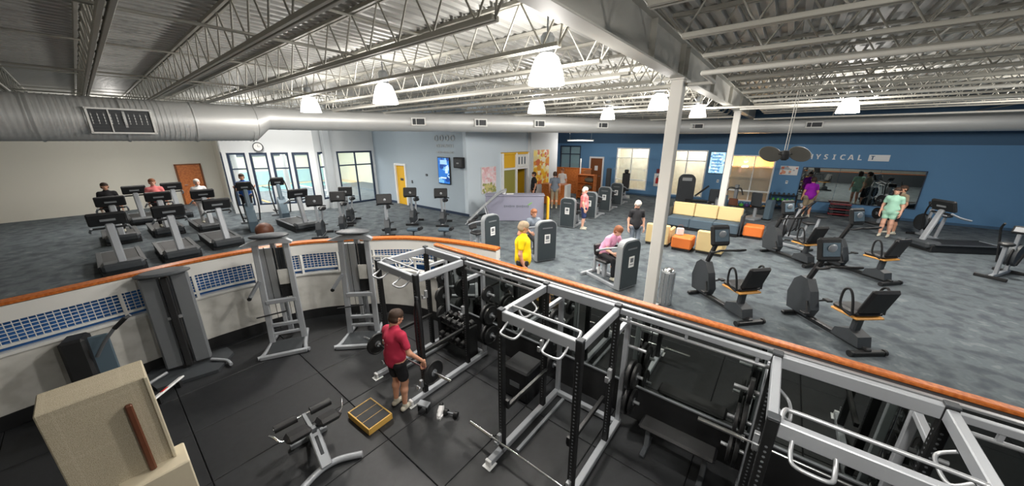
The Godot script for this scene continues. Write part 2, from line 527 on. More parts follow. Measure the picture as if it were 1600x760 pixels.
func ceiling():
	var c := struct("ceiling", "corrugated steel roof deck on open-web joists painted off-white")
	var d := Sh.new()
	var pr := [Vector2(0, 0), Vector2(.07, 0), Vector2(.085, .062), Vector2(.165, .062), Vector2(.18, 0)]
	var x := -27.0
	while x < 10.0:
		for i in pr.size() - 1:
			var a := V(x + pr[i].x, 5.87 + pr[i].y, 7.0)
			var b := V(x + pr[i + 1].x, 5.87 + pr[i + 1].y, 7.0)
			var e := b - a
			var nn := V(e.y, -e.x, 0).normalized()
			d.face([a, b, b + V(0, 0, -28.3), a + V(0, 0, -28.3)], nn)
		x += .18
	part("deck", d, M.deck, c, "corrugated steel roof deck")
	part("roof_slab", Sh.new().box(V(-8.5, 6.02, -7.15), V(37.2, .16, 28.5)), M.deck, c)
	# girder with its columns
	var g := Sh.new()
	g.box(V(-1.675, 5.3, -7.2), V(.2, .022, 28.0), Basis(), .003); g.box(V(-1.675, 5.79, -7.2), V(.2, .022, 28.0), Basis(), .003); g.box(V(-1.675, 5.545, -7.2), V(.018, .47, 28.0))
	for z in [2.0, -1.9, -4.9, -6.4, -6.7, -9.2, -12.0, -14.5, -17.0]: g.box(V(-1.675, 5.545, z), V(.17, .46, .014))
	part("girder", g, M.steel_paint, c, "deep off-white steel girder")
	for bay in 2:
		for k in 19:
			var z := -1.46 + 1.07 - 1.067 * k + (1.067 * 3 if bay == 1 else 2.134) - (.0 if bay == 0 else .55)
			if z < -20.9 or z > 4.5: continue
			var x0 := -26.5 if bay == 0 else -1.5
			var x1 := -1.85 if bay == 0 else 9.6
			var s := Sh.new()
			for o in [-.03, .03]:
				s.box(V((x0 + x1) / 2, 5.84, z + o), V(x1 - x0, .045, .04), Basis(), .004)
			var j := part("roof_joist", s, M.joist, c)
			var bs := Sh.new()
			var a0 := x0 + .5 if bay == 0 else x0 + .42
			var a1 := x1 - .36 if bay == 0 else x1 - .5
			for o in [-.03, .03]: bs.box(V((a0 + a1) / 2, 5.325, z + o), V(a1 - a0, .045, .04), Basis(), .004)
			part("bottom_chord", bs, M.joist, j)
			var w := Sh.new()
			var q := a0
			while q < a1 - .1:
				w.tube(V(q, 5.33, z), V(q + .3, 5.84, z), .011, -1, 5, false); w.tube(V(q + .3, 5.84, z), V(minf(q + .62, a1), 5.33, z), .011, -1, 5, false)
				q += .62
			w.tube(V(a1 if bay == 0 else a0, 5.33, z), V(x1 if bay == 0 else x0, 5.83, z), .013, -1, 5, false)
			part("web", w, M.joist, j)
	# bridging rods between joists and sprinkler pipes below them
	for xx in [-4.6, -8.9, -13.2, -17.5, 1.4, 5.0]:
		for yy in [5.36, 5.8]: part("bridging_rod", Sh.new().tube(V(xx, yy, 4.2), V(xx, yy, -20.8), .016, -1, 6), M.joist, c)
	for e in [[V(-1.15, 5.2, -5.65), V(9.5, 5.2, -5.65), .034], [V(-1.15, 5.2, -5.65), V(-1.15, 5.2, -6.6), .03], [V(-1.15, 5.2, -6.6), V(-20, 5.2, -6.6), .03], [V(-.9, 5.2, -10.2), V(9.5, 5.2, -10.2), .03], [V(-16, 5.22, -5.35), V(-2.2, 5.22, -5.35), .03], [V(-14, 5.22, -9.2), V(9.5, 5.25, -14.8), .03], [V(-1.4, 5.2, -12.5), V(9.5, 5.2, -12.5), .026], [V(-1.4, 5.15, -17.4), V(9.5, 5.15, -17.4), .03], [V(-13, 5.2, -16.3), V(-1.9, 5.2, -16.3), .03]]:
		part("sprinkler_pipe", Sh.new().tube(e[0], e[1], e[2], -1, 8), M.steel_paint, c)
	for z in [-6.55, -14.6]:
		var t := struct("trim", "")
		t.set_meta("label", "square white steel column at the edge of the weight floor" if z > -10 else "square white steel column by the blue wall windows")
		part("shaft", Sh.new().box(V(-1.675, (MF + 5.29) / 2, z), V(.2, 5.29 - MF, .2), Basis(), .012), M.column, t)
		part("base_plate", Sh.new().box(V(-1.675, MF + .012, z), V(.3, .024, .3), Basis(), .004), M.column, t)
		part("cap_plate", Sh.new().box(V(-1.675, 5.278, z), V(.24, .02, .3)), M.column, t)
func pit_walls():
	var w := struct("wall_curved", "curved plaster wall round the weight floor with white railing and orange wood cap")
	var ai := arc_in()
	var ao := arc_out()
	part("rubber_base", Sh.new().sweep(ai, -.02, .16, 0, .24), M.black, w, "black rubber base strip")
	part("plaster_face", Sh.new().sweep(ai, 0, .16, .24, 1.17), M.plaster, w)
	part("ledge", Sh.new().sweep(ai, -.03, .14, 1.17, 1.22), M.white, w)
	var nmesh := 60
	part("lower_rail", Sh.new().sweep(ao, -.02, .03, 1.3, 1.34), M.white, w)
	part("blue_backing", Sh.new().sweep(ao, .1, .14, MF, 1.74), M.blue_panel, w, "blue painted panel behind the railing mesh")
	part("white_band", Sh.new().sweep(ao, -.02, .14, 1.69, 1.94), M.white, w)
	part("plain_panel", Sh.new().sweep(ao.slice(nmesh), -.015, .16, MF, 1.7), M.white, w)
	part("wood_cap", Sh.new().sweep(ao, -.04, .16, 1.955, 2.0), M.wood_cap, w, "orange varnished wood cap")
	var ms := Sh.new()
	var dist := 0.0
	var dense := []
	for i in range(6, nmesh):
		for j in 24: dense.append(ao[i].lerp(ao[i + 1], j / 24.0))
	var last: Vector3 = dense[0]
	for p in dense:
		if p.distance_to(last) >= .075:
			last = p
			ms.box(p + V(0, 1.515, 0), V(.01, .36, .01))
	part("mesh_verticals", ms, M.white, w, "", "stuff")
	for y in [1.4, 1.46, 1.52, 1.58, 1.64]: part("mesh_wire", Sh.new().sweep(ao.slice(6, nmesh + 1), -.005, .005, y - .005, y + .005), M.white, w)
	for i in [8, 16, 23, 29, 36, 42, 48]: part("rail_post", Sh.new().box(ao[i] + V(0, 1.44, 0), V(.05, .52, .05), Basis(), .005), M.white, w)
	# inner rail that runs down to the mirrored wall
	part("inner_rail", Sh.new().sweep(ai.slice(46), .04, .09, 1.5, 1.55), M.white, w)
	for i in [48, 51, 54, 57]: part("inner_post", Sh.new().box(ai[i] + V(0, 1.36, 0) + V(0, 0, -.07), V(.04, .3, .04)), M.white, w)
	# mirrored straight wall
	var m := struct("wall_mirror", "long low wall behind the power racks covered with mirrors under a wood cap")
	part("core", Sh.new().box(V(1.95, .97, -4.735), V(16.1, 1.94, .16)), M.charcoal, m)
	part("kick_panel", Sh.new().box(V(1.95, .3, -4.645), V(16.1, .6, .03)), M.black, m, "black kick panel below the mirrors")
	for k in 13: part("mirror_panel", Sh.new().box(V(-5.36 + 1.22 * k, 1.27, -4.645), V(1.214, 1.28, .012), Basis(), .003), M.mirror, m)
	part("bottom_channel", Sh.new().box(V(1.95, .615, -4.635), V(16.1, .03, .03), Basis(), .004), M.grey_metal, m)
	part("top_channel", Sh.new().box(V(1.95, 1.925, -4.63), V(16.1, .03, .05), Basis(), .004), M.silver, m)
	part("cap", Sh.new().box(V(1.95, 1.965, -4.76), V(16.2, .05, .11), Basis(), .012), M.wood_cap, m, "orange varnished wood cap")
	# near corner: stone-clad pier with stair rail at the lower left
	var s := struct("wall_stair", "speckled stone pier with beige ledge and dark wood rail at the lower left")
	part("pier", Sh.new().box(V(-4.72, 1.05, .42), V(.42, 2.1, .66), Basis(), .01), M.stone, s)
	part("ledge_block", Sh.new().box(V(-4.5, .55, .26), V(.36, 1.1, .5), Basis(), .012), M.beige, s)
	part("corner_strip", Sh.new().box(V(-4.5, 1.6, .1), V(.025, 1.0, .03), Basis(), .006), M.beige, s)
	part("wood_rail", Sh.new().box(V(-4.47, 1.5, .26), V(.05, .8, .05), Basis(), .012), M.wood_dark, s)

# ------------------------------------------------------------------ outer shell
func wall(called: String, label: String, parts: Array) -> Node3D:   # parts: [name, from, to, material]
	var w := struct(called, label)
	for p in parts:
		var a: Vector3 = p[1]
		var b: Vector3 = p[2]
		part(p[0], Sh.new().box((a + b) / 2, (b - a).abs()), M[p[3]], w)
	return w
func glazed(n: Node3D, x0: float, x1: float, y0: float, y1: float, z: float, mx: Array, my: Array, fm: Material, w := .07):  # window frame in an XY plane
	for e in [[x0, x0 + w, y0, y1], [x1 - w, x1, y0, y1], [x0 + w, x1 - w, y0, y0 + w], [x0 + w, x1 - w, y1 - w, y1]]:
		part("frame", Sh.new().box(V((e[0] + e[1]) / 2, (e[2] + e[3]) / 2, z), V(e[1] - e[0], e[3] - e[2], .1), Basis(), .008), fm, n)
	for q in mx: part("mullion", Sh.new().box(V(q, (y0 + y1) / 2, z), V(w * .7, y1 - y0 - 2 * w, .08), Basis(), .006), fm, n)
	for q in my: part("mullion", Sh.new().box(V((x0 + x1) / 2, q, z), V(x1 - x0 - 2 * w, w * .7, .076), Basis(), .006), fm, n)
	var xs := [x0 + w] + mx + [x1 - w]
	var ys := [y0 + w] + my + [y1 - w]
	for i in xs.size() - 1:
		for j in ys.size() - 1:
			part("pane", Sh.new().box(V((xs[i] + xs[i + 1]) / 2, (ys[j] + ys[j + 1]) / 2, z), V(xs[i + 1] - xs[i] - .02, ys[j + 1] - ys[j] - .02, .008)), M.glass, n)
func outer_walls():
	var T := 5.95
	# far blue wall, z = -21, with openings
	var wl := []
	var cuts := [[-12.55, -10.95, 2.45, 4.0], [-8.45, -6.45, 1.4, 3.9], [-5.15, -3.4, 1.3, 3.82], [-2.3, -.46, 1.3, 3.62]]
	var x := -14.0
	for c in cuts:
		wl.append(["face", V(x, MF, -21.2), V(c[0], 4.15, -21.0), "wall_blue"])
		wl.append(["face_below", V(c[0], MF, -21.2), V(c[1], c[2], -21.0), "wall_blue"])
		wl.append(["face_above", V(c[0], c[3], -21.2), V(c[1], 4.15, -21.0), "wall_blue"])
		x = c[1]
	wl.append(["face", V(x, MF, -21.2), V(10, 4.15, -21.0), "wall_blue"])
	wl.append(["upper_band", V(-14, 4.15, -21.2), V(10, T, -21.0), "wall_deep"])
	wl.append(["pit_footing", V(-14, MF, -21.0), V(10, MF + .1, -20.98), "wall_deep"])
	wall("wall_back", "deep blue far wall with white framed windows and a brown door", wl)
	var labs := ["teal internal window above the wood office partition", "white framed window right of the brown door with cream blinds", "white framed window between the two white columns", "white framed window with tan blinds and warm light behind"]
	for i in 4:
		var c: Array = cuts[i]
		var n := struct("window_%d" % (i + 1), labs[i])
		if i == 0: glazed(n, c[0], c[1], c[2], c[3], -21.05, [-11.75], [3.45], M.navy_frame)
		elif i == 1: glazed(n, c[0], c[1], c[2], c[3], -21.05, [-7.5], [3.3, 2.0], M.white_gloss)
		elif i == 2: glazed(n, c[0], c[1], c[2], c[3], -21.05, [-4.4], [3.25], M.white_gloss)
		else: glazed(n, c[0], c[1], c[2], c[3], -21.05, [-1.3], [3.05, 1.85], M.white_gloss)
		var mid: float = (c[0] + c[1]) / 2
		var wd: float = c[1] - c[0]
		if i == 1 or i == 2: pass
		elif i == 3:
			part("blind", Sh.new().box(V(mid, 2.2, -21.3), V(wd - .1, 1.7, .02)), M.blind_tan, n)
		else: part("blind", Sh.new().box(V(mid, (c[2] + c[3]) / 2, -21.28), V(wd, c[3] - c[2], .02)), M.teal_glass, n)
	wall("wall_rooms", "cream walls of the lit rooms behind the two cream windows", [["back", V(-9.0, MF, -23.2), V(-3.2, 4.3, -23.0), "blind"], ["side", V(-9.1, MF, -23.2), V(-9.0, 4.3, -21.2), "blind"], ["partition", V(-5.9, MF, -23.0), V(-5.8, 4.3, -21.2), "blind"], ["side", V(-3.2, MF, -23.2), V(-3.12, 4.3, -21.2), "blind"], ["top", V(-9.1, 4.3, -23.2), V(-3.12, 4.4, -21.2), "white"], ["room_floor", V(-9.1, MF - .1, -23.2), V(-3.12, MF, -21.2), "blind_tan"]])
	for e in [[-7.4, "ceiling panel light in the room behind the left cream window"], [-4.4, "ceiling panel light in the room behind the window between the columns"]]:
		var pl := thing("panel_light", e[1], "ceiling lamp", V(e[0], 4.27, -22.2))
		part("diffuser", Sh.new().box(V(0, 0, 0), V(1.2, .04, .5), Basis(), .01), M.tube, pl)
		part("rim", Sh.new().box(V(0, .012, .27), V(1.28, .03, .04)).box(V(0, .012, -.27), V(1.28, .03, .04)), M.white_gloss, pl)
		omni(V(e[0], 4.1, -22.2), 3.5, .25)
	# lit office behind the tan blinds
	wall("wall_office", "tan office walls behind the warm lit window", [["back", V(-3.0, MF, -23.2), V(0.2, 4.2, -23.0), "blind_tan"], ["side", V(-3.1, MF, -23.2), V(-3.0, 4.2, -21.2), "blind_tan"], ["side", V(.2, MF, -23.2), V(.3, 4.2, -21.2), "blind_tan"], ["top", V(-3.1, 4.2, -23.2), V(.3, 4.3, -21.2), "blind_tan"], ["bottom", V(-3.1, MF - .1, -23.2), V(.3, MF, -21.2), "blind_tan"]])
	var ol := thing("pendant_lamp", "warm glowing pendant lamp inside the tan blind window", "lamp", V(-1.75, 3.35, -22.0))
	part("globe", Sh.new().ell(V(0, 0, 0), V(.14, .14, .14)), M.warm, ol)
	part("cord", Sh.new().tube(V(0, .13, 0), V(0, .85, 0), .008, -1, 6), M.black, ol)
	omni(V(-1.75, 3.1, -22.0), 9.0, .14, Color(1.0, .8, .54))
	# wide mirror on the blue wall
	var n5 := struct("trim", "wide wall mirror with thin dark frame under the white wall letters")
	for k in 3: part("mirror_pane", Sh.new().box(V(1.25 + 1.26 * k, 2.37, -20.985), V(1.254, 1.5, .012), Basis(), .003), M.mirror, n5)
	for e in [[2.51, 1.61, 3.82, .03], [2.51, 3.13, 3.82, .03]]: part("frame", Sh.new().box(V(e[0], e[1], -20.98), V(e[2], e[3], .03), Basis(), .004), M.navy_frame, n5)
	for q in [.61, 4.41]: part("frame", Sh.new().box(V(q, 2.37, -20.98), V(.03, 1.52, .03), Basis(), .004), M.navy_frame, n5)
	# brown door in the blue wall
	var d := struct("door_1", "brown wooden door with white frame and a paper notice in the blue wall")
	part("leaf", Sh.new().box(V(-9.74, MF + 1.06, -20.97), V(.82, 2.12, .05), Basis(), .006), M.wood_door, d)
	for e in [[V(-10.2, MF + 1.11, -20.96), V(.1, 2.22, .08)], [V(-9.28, MF + 1.11, -20.96), V(.1, 2.22, .08)], [V(-9.74, MF + 2.17, -20.96), V(.82, .1, .08)]]: part("frame", Sh.new().box(e[0], e[1], Basis(), .008), M.white_gloss, d)
	part("notice", Sh.new().box(V(-9.74, MF + 1.5, -20.94), V(.22, .3, .006)), M.paper, d)
	part("handle", Sh.new().tube(V(-9.42, MF + 1.0, -20.9), V(-9.54, MF + 1.0, -20.9), .014, -1, 6).tube(V(-9.42, MF + 1.0, -20.945), V(-9.42, MF + 1.0, -20.9), .014, -1, 6), M.silver, d)
	# pale walls of the middle
	wall("wall_screen", "pale grey-blue wall carrying the tall blue screen", [["face", V(-18.0, MF, -10.3), V(-15.9, T, -10.1), "wall_pale"], ["face", V(-14.95, MF, -10.3), V(-10.75, T, -10.1), "wall_pale"], ["lintel", V(-15.9, 3.2, -10.3), V(-14.95, T, -10.1), "wall_pale"], ["skirting", V(-14.9, MF, -10.1), V(-10.5, MF + .12, -10.08), "navy_frame"], ["skirting", V(-18, MF, -10.1), V(-15.95, MF + .12, -10.08), "navy_frame"]])
	wall("wall_reception", "white-blue wall behind the reception desk with posters and a yellow framed door", [["face", V(-10.75, MF, -12.3), V(-10.55, T, -10.1), "wall_pale2"], ["face", V(-10.75, MF, -17.2), V(-10.55, T, -14.45), "wall_white"], ["lintel", V(-10.75, 3.78, -14.45), V(-10.55, T, -12.3), "wall_pale2"], ["pier", V(-10.55, MF, -17.2), V(-10.45, T, -14.6), "wall_white"], ["return", V(-14.0, MF, -17.2), V(-10.75, T, -17.0), "wall_white"], ["recess", V(-14.2, MF, -21.2), V(-14.0, T, -17.0), "wall_blue"], ["room_back", V(-13.0, MF, -14.5), V(-12.9, T, -10.3), "yellow_paint"], ["room_side", V(-12.9, MF, -14.6), V(-10.75, T, -14.5), "yellow_paint"]])
	# orange door
	var d2 := struct("door_2", "narrow bright orange door with white frame in the pale wall")
	part("leaf", Sh.new().box(V(-15.42, MF + 1.0, -10.14), V(.8, 2.0, .05), Basis(), .006), M.yellow_paint, d2)
	for e in [[V(-15.87, MF + 1.05, -10.09), V(.1, 2.1, .12)], [V(-14.98, MF + 1.05, -10.09), V(.1, 2.1, .12)], [V(-15.42, MF + 2.05, -10.09), V(.8, .1, .12)]]: part("frame", Sh.new().box(e[0], e[1], Basis(), .008), M.white_gloss, d2)
	part("sign", Sh.new().box(V(-15.4, MF + 1.3, -10.11), V(.26, .12, .01)), M.charcoal, d2)
	# yellow framed glazed door, in the plane x = -10.55
	var d3 := struct("door_3", "tall yellow framed glazed door beside the flower posters")
	var fx := -10.5
	for e in [[-12.3, -12.42, MF, 3.74], [-13.34, -13.46, MF, 3.74], [-14.33, -14.45, MF, 3.74]]: part("jamb", Sh.new().box(V(fx, (e[2] + e[3]) / 2, (e[0] + e[1]) / 2), V(.12, e[3] - e[2], .12), Basis(), .008), M.white_gloss, d3)
	for y in [3.0, 3.72]: part("rail", Sh.new().box(V(fx, y, -13.38), V(.11, .1, 2.15), Basis(), .008), M.yellow_paint if y > 3.5 else M.white_gloss, d3)
	part("yellow_panel", Sh.new().box(V(fx - .02, 3.36, -12.88), V(.03, .6, .9)), M.yellow_paint, d3)
	part("number_panel", Sh.new().box(V(fx - .02, 3.36, -13.9), V(.03, .6, .86)), M.paper, d3)
	for k in 3: part("digit_bar", Sh.new().box(V(fx + .0, 3.36, -13.65 - .24 * k), V(.012, .36, .08)), M.slate, d3)
	part("olive_pane", Sh.new().box(V(fx - .02, 2.02, -12.88), V(.03, 1.85, .9)), mat("olive", rgb(150, 146, 74), .4), d3)
	# bay glazing towards the pool hall
	bay_side()
	# remaining shell
	wall("wall_left", "plain cream wall at the far left behind the treadmills", [["face", V(-24.6, 0, -4.7), V(-24.4, T, 6.2), "wall_cream"], ["end_face", V(-24.4, MF, -4.75), V(-23.5, T, -4.55), "wall_cream"]])
	wall("wall_right", "plain wall at the right end of the room", [["face", V(10, -.2, -21.2), V(10.2, T, 7), "wall_blue"]])
	wall("wall_near", "plain wall behind the camera", [["face", V(-27.2, -.2, 6), V(10.2, T, 6.2), "wall_cream"]])
	var d4 := struct("door_4", "brown wooden door in the cream wall behind the treadmills")
	part("leaf", Sh.new().box(V(-24.37, MF + 1.0, -3.36), V(.05, 2.0, .9), Basis(), .006), M.wood_panel, d4)
	for e in [[-2.87, .06, 1.02, 2.04], [-3.85, .06, 1.02, 2.04], [-3.36, 1.04, 2.03, .06]]: part("frame", Sh.new().box(V(-24.37, MF + e[2], e[0]), V(.07, e[3], e[1]), Basis(), .006), M.wood_door, d4)
	part("handle", Sh.new().tube(V(-24.3, MF + 1.0, -3.05), V(-24.3, MF + 1.0, -3.17), .014, -1, 6).tube(V(-24.35, MF + 1.0, -3.05), V(-24.3, MF + 1.0, -3.05), .014, -1, 6), M.silver, d4)
func bay_side():
	var T := 5.95
	# corner points of the bay in plan
	var pts := [V(-23.55, 0, -4.62), V(-19.3, 0, -3.85), V(-17.3, 0, -6.85), V(-17.75, 0, -7.9), V(-17.8, 0, -10.1)]
	var w := struct("wall_bay", "white bay wall with tall dark framed windows to the pool hall")
	var spans := [[0, 3, [.34, .67]], [1, 4, [.25, .5, .75]], [2, 1, []], [3, 2, [.5]]]
	var labs := ["narrow side windows of the bay, dark frames, next to the brown door", "row of tall bay windows under the wall clock", "single tall bay window beside the grey pier", "dark framed double glass door to the pool hall"]
	for s in 4:
		var a: Vector3 = pts[s]
		var b: Vector3 = pts[s + 1]
		var d := (b - a).normalized()
		var yaw := atan2(-d.z, d.x)
		var L := a.distance_to(b)
		var base := Transform3D(Basis(Vector3.UP, yaw), a)
		var sill := MF + .35 if s == 1 else (MF + .45 if s == 2 else (MF + .25 if s == 0 else MF))
		var top := 3.8
		var holder := Node3D.new(); holder.name = "segment"; holder.transform = base; w.add_child(holder, true)
		part("upper", Sh.new().box(V(L / 2, (top + T) / 2, -.08), V(L, T - top, .16)), M.wall_white, holder)
		if sill > MF: part("lower", Sh.new().box(V(L / 2, (MF + sill) / 2, -.08), V(L, sill - MF, .16)), M.wall_white, holder)
		for e in [0.07, L - .07]: part("pier", Sh.new().box(V(e, (MF + top) / 2, -.08), V(.14, top - MF, .17), Basis(), .01), M.wall_white, holder)
		var n := struct("window_%d" % (6 + s) if s < 3 else "door_5", labs[s])
		n.transform = base
		var mx := []
		for q in spans[s][2]: mx.append(L * q)
		if s == 1:
			for q in 4:
				var a0 := .14 + (L - .28) * q / 4.0
				var a1 := .14 + (L - .28) * (q + 1) / 4.0
				glazed(n, a0 + .02, a1 - .12, sill, top, -.06, [], [3.1], M.navy_frame, .08)
				part("pier", Sh.new().box(V(a1 - .05, (sill + top) / 2, -.07), V(.14, top - sill, .17), Basis(), .01), M.wall_white, holder)
		else: glazed(n, .14, L - .14, sill, top, -.06, mx, [3.1] if s > 0 else [], M.navy_frame, .09)
	part("grey_pier", Sh.new().box(V(-17.2, (MF + T) / 2, -7.35), V(.3, T - MF, .3), Basis(), .01), M.wall_grey, w)
	part("flank", Sh.new().box(V(-17.9, 2.5 + MF, -10.05), V(.2, T - MF, .2)), M.wall_pale, w)
	# pool hall
	wall("wall_pool", "pool hall shell beyond the bay windows", [["far", V(-31.2, MF - 1.5, -14), V(-31, 6.4, -3.2), "hall_wall"], ["side", V(-31, MF - 1.5, -14.2), V(-18, 6.4, -14), "hall_wall"], ["side", V(-31, MF - 1.5, -4.75), V(-24.4, 6.4, -4.6), "hall_wall"], ["top", V(-31, 6.4, -14), V(-17.4, 6.5, -3.1), "hall_wall"], ["closing", V(-18.1, MF - 1.5, -14), V(-18, 6.4, -10.1), "hall_wall"], ["pool_deck", V(-31, MF - .1, -14), V(-17.6, MF - .02, -3.2), "tile_deck"], ["trim_rail", V(-30.99, 3.2, -14), V(-30.9, 3.4, -3.2), "navy_frame"], ["dado", V(-30.98, MF, -14), V(-30.92, 2.1, -3.2), "teal_glass"]])
	var p := thing("swimming_pool", "turquoise swimming pool seen through the bay windows", "pool", V(-25.5, MF - .015, -8.8))
	part("water", Sh.new().box(V(0, 0, 0), V(8.6, .01, 8.4)), M.water, p)
	for k in 4: part("lane_line", Sh.new().tube(V(-4.2, .02, -3 + 2 * k), V(4.2, .02, -3 + 2 * k), .05, -1, 6), [M.slate, M.white, M.slate, M.yellow][k], p)
	for k in 3:
		var pl := thing("pool_column", ["white pool hall column at the left pane", "white pool hall column in the middle pane", "white pool hall column at the right pane"][k], "column", V(-21.0 - .3 * k, MF - .02, -4.6 - 2.2 * k))
		part("shaft", Sh.new().lathe([Vector2(.12, 0), Vector2(.12, 5.2)], Transform3D(), 12).lathe([Vector2(0, 0), Vector2(.16, 0), Vector2(.16, .1), Vector2(.12, .1)], Transform3D(), 12), M.white, pl)
	var ck := thing("wall_clock", "round white wall clock with dark rim above the bay windows", "clock", V(-18.42, 4.05, -5.0), 57)
	part("rim", Sh.new().lathe([Vector2(.18, 0), Vector2(.2, .02), Vector2(.2, .05), Vector2(.17, .05), Vector2(.17, .03)], Transform3D(Basis(V(1, 0, 0), V(0, 0, 1), V(0, -1, 0)), V(0, 0, 0)), 24), M.charcoal, ck)
	part("dial", Sh.new().lathe([Vector2(0, .03), Vector2(.17, .03), Vector2(.17, 0), Vector2(0, 0)], Transform3D(Basis(V(1, 0, 0), V(0, 0, 1), V(0, -1, 0)), V(0, 0, 0)), 24), M.paper, ck)
	part("hand", Sh.new().box(V(0, .05, .036), V(.012, .11, .006)).box(V(.04, 0, .036), V(.08, .012, .006)), M.black, ck)
func duct():
	var t := thing("air_duct", "long round silver air duct with side grilles hanging below the joists", "duct")
	var big := [V(-12.3, 4.76, 5.8), V(-12.25, 4.76, 2.0), V(-12.15, 4.78, -3.3)]
	var thin := smooth([V(-12.1, 4.93, -3.62), V(-11.75, 4.93, -5.3), V(-9.7, 4.92, -8.35), V(-8.2, 4.93, -11.0), V(-6.4, 4.93, -14.6), V(-4.3, 4.93, -17.4), V(-1.0, 4.93, -18.9), V(3.5, 4.93, -19.4), V(9.9, 4.93, -19.6)], 8)
	part("large_section", Sh.new().path(smooth(big, 4), .47, 28), M.duct, t)
	var rd := Sh.new()
	for k in 28:
		var d0 := V(cos(TAU * k / 28), sin(TAU * k / 28), 0)
		var d1 := V(cos(TAU * (k + 1) / 28), sin(TAU * (k + 1) / 28), 0)
		rd.tri(big[2] + d0 * .47, big[2] + d1 * .47, thin[0] + d1 * .312, d0, d1, d1); rd.tri(big[2] + d0 * .47, thin[0] + d1 * .312, thin[0] + d0 * .312, d0, d1, d0)
	rd.ell(thin[0], V(.312, .312, .312), Basis(), 28, 16)
	part("reducer", rd, M.duct, t)
	var sp := Sh.new()
	for k in 60: sp.tube(V(-12.18, 4.768, 2.2 - .09 * k), V(-12.18, 4.768, 2.185 - .09 * k), .4745, -1, 28, false)
	part("spiral_seam", sp, M.duct, t)
	part("thin_section", Sh.new().path(thin, .31, 28), M.duct, t)
	for i in range(0, thin.size() - 1, 2):
		var d: Vector3 = (thin[i + 1] - thin[i]).normalized()
		part("seam_band", Sh.new().tube(thin[i] - d * .015, thin[i] + d * .015, .316, -1, 28, false), M.duct, t)
	for z in [4.0, 2.8, 1.6, .4, -.8, -2.0, -3.2]: part("seam_band", Sh.new().tube(V(-12.17, 4.765, z + .02), V(-12.17, 4.765, z - .02), .486, -1, 28, false), M.duct, t)
	# grilles facing the room
	for e in [[V(-12.2, 4.72, -.75), V(1, 0, 0), .43, .95, .5], [thin[14], V(.78, 0, .62), .3, .42, .22], [thin[19], V(.9, 0, .43), .3, .42, .22], [thin[25], V(.9, 0, .43), .3, .42, .22], [thin[31], V(.85, 0, .5), .3, .45, .2], [thin[42], V(.3, 0, .95), .3, .5, .2], [thin[51], V(.1, 0, 1), .3, .5, .2]]:
		var nn: Vector3 = e[1].normalized()
		var b := Basis(Vector3.UP.cross(nn).normalized(), Vector3.UP, nn)
		var c: Vector3 = e[0] + nn * (e[2] + .02)
		var g := part("grille", Sh.new().box(c, V(e[3], e[4], .06), b), M.grille, t)
		var f := Sh.new()
		for sg in [-1.0, 1.0]:
			f.box(c + b * V(0, sg * e[4] / 2, .02), V(e[3] + .05, .035, .08), b, .004); f.box(c + b * V(sg * e[3] / 2, 0, .02), V(.035, e[4], .08), b, .004)
		f.box(c + b * V(-e[3] * .18, 0, .03), V(.02, e[4], .04), b)
		part("grille_frame", f, M.white, g)
		for k in 8: part("louvre", Sh.new().box(c + b * V(0, e[4] * (-.42 + .12 * k), .034), V(e[3] - .04, .012, .02), b), M.charcoal, g)
	for i in [4, 12, 20, 28, 36, 44, 52, 60]: part("hanger", Sh.new().tube(thin[i] + V(0, .31, 0), V(thin[i].x, 5.84, thin[i].z), .012, -1, 6), M.steel_paint, t)

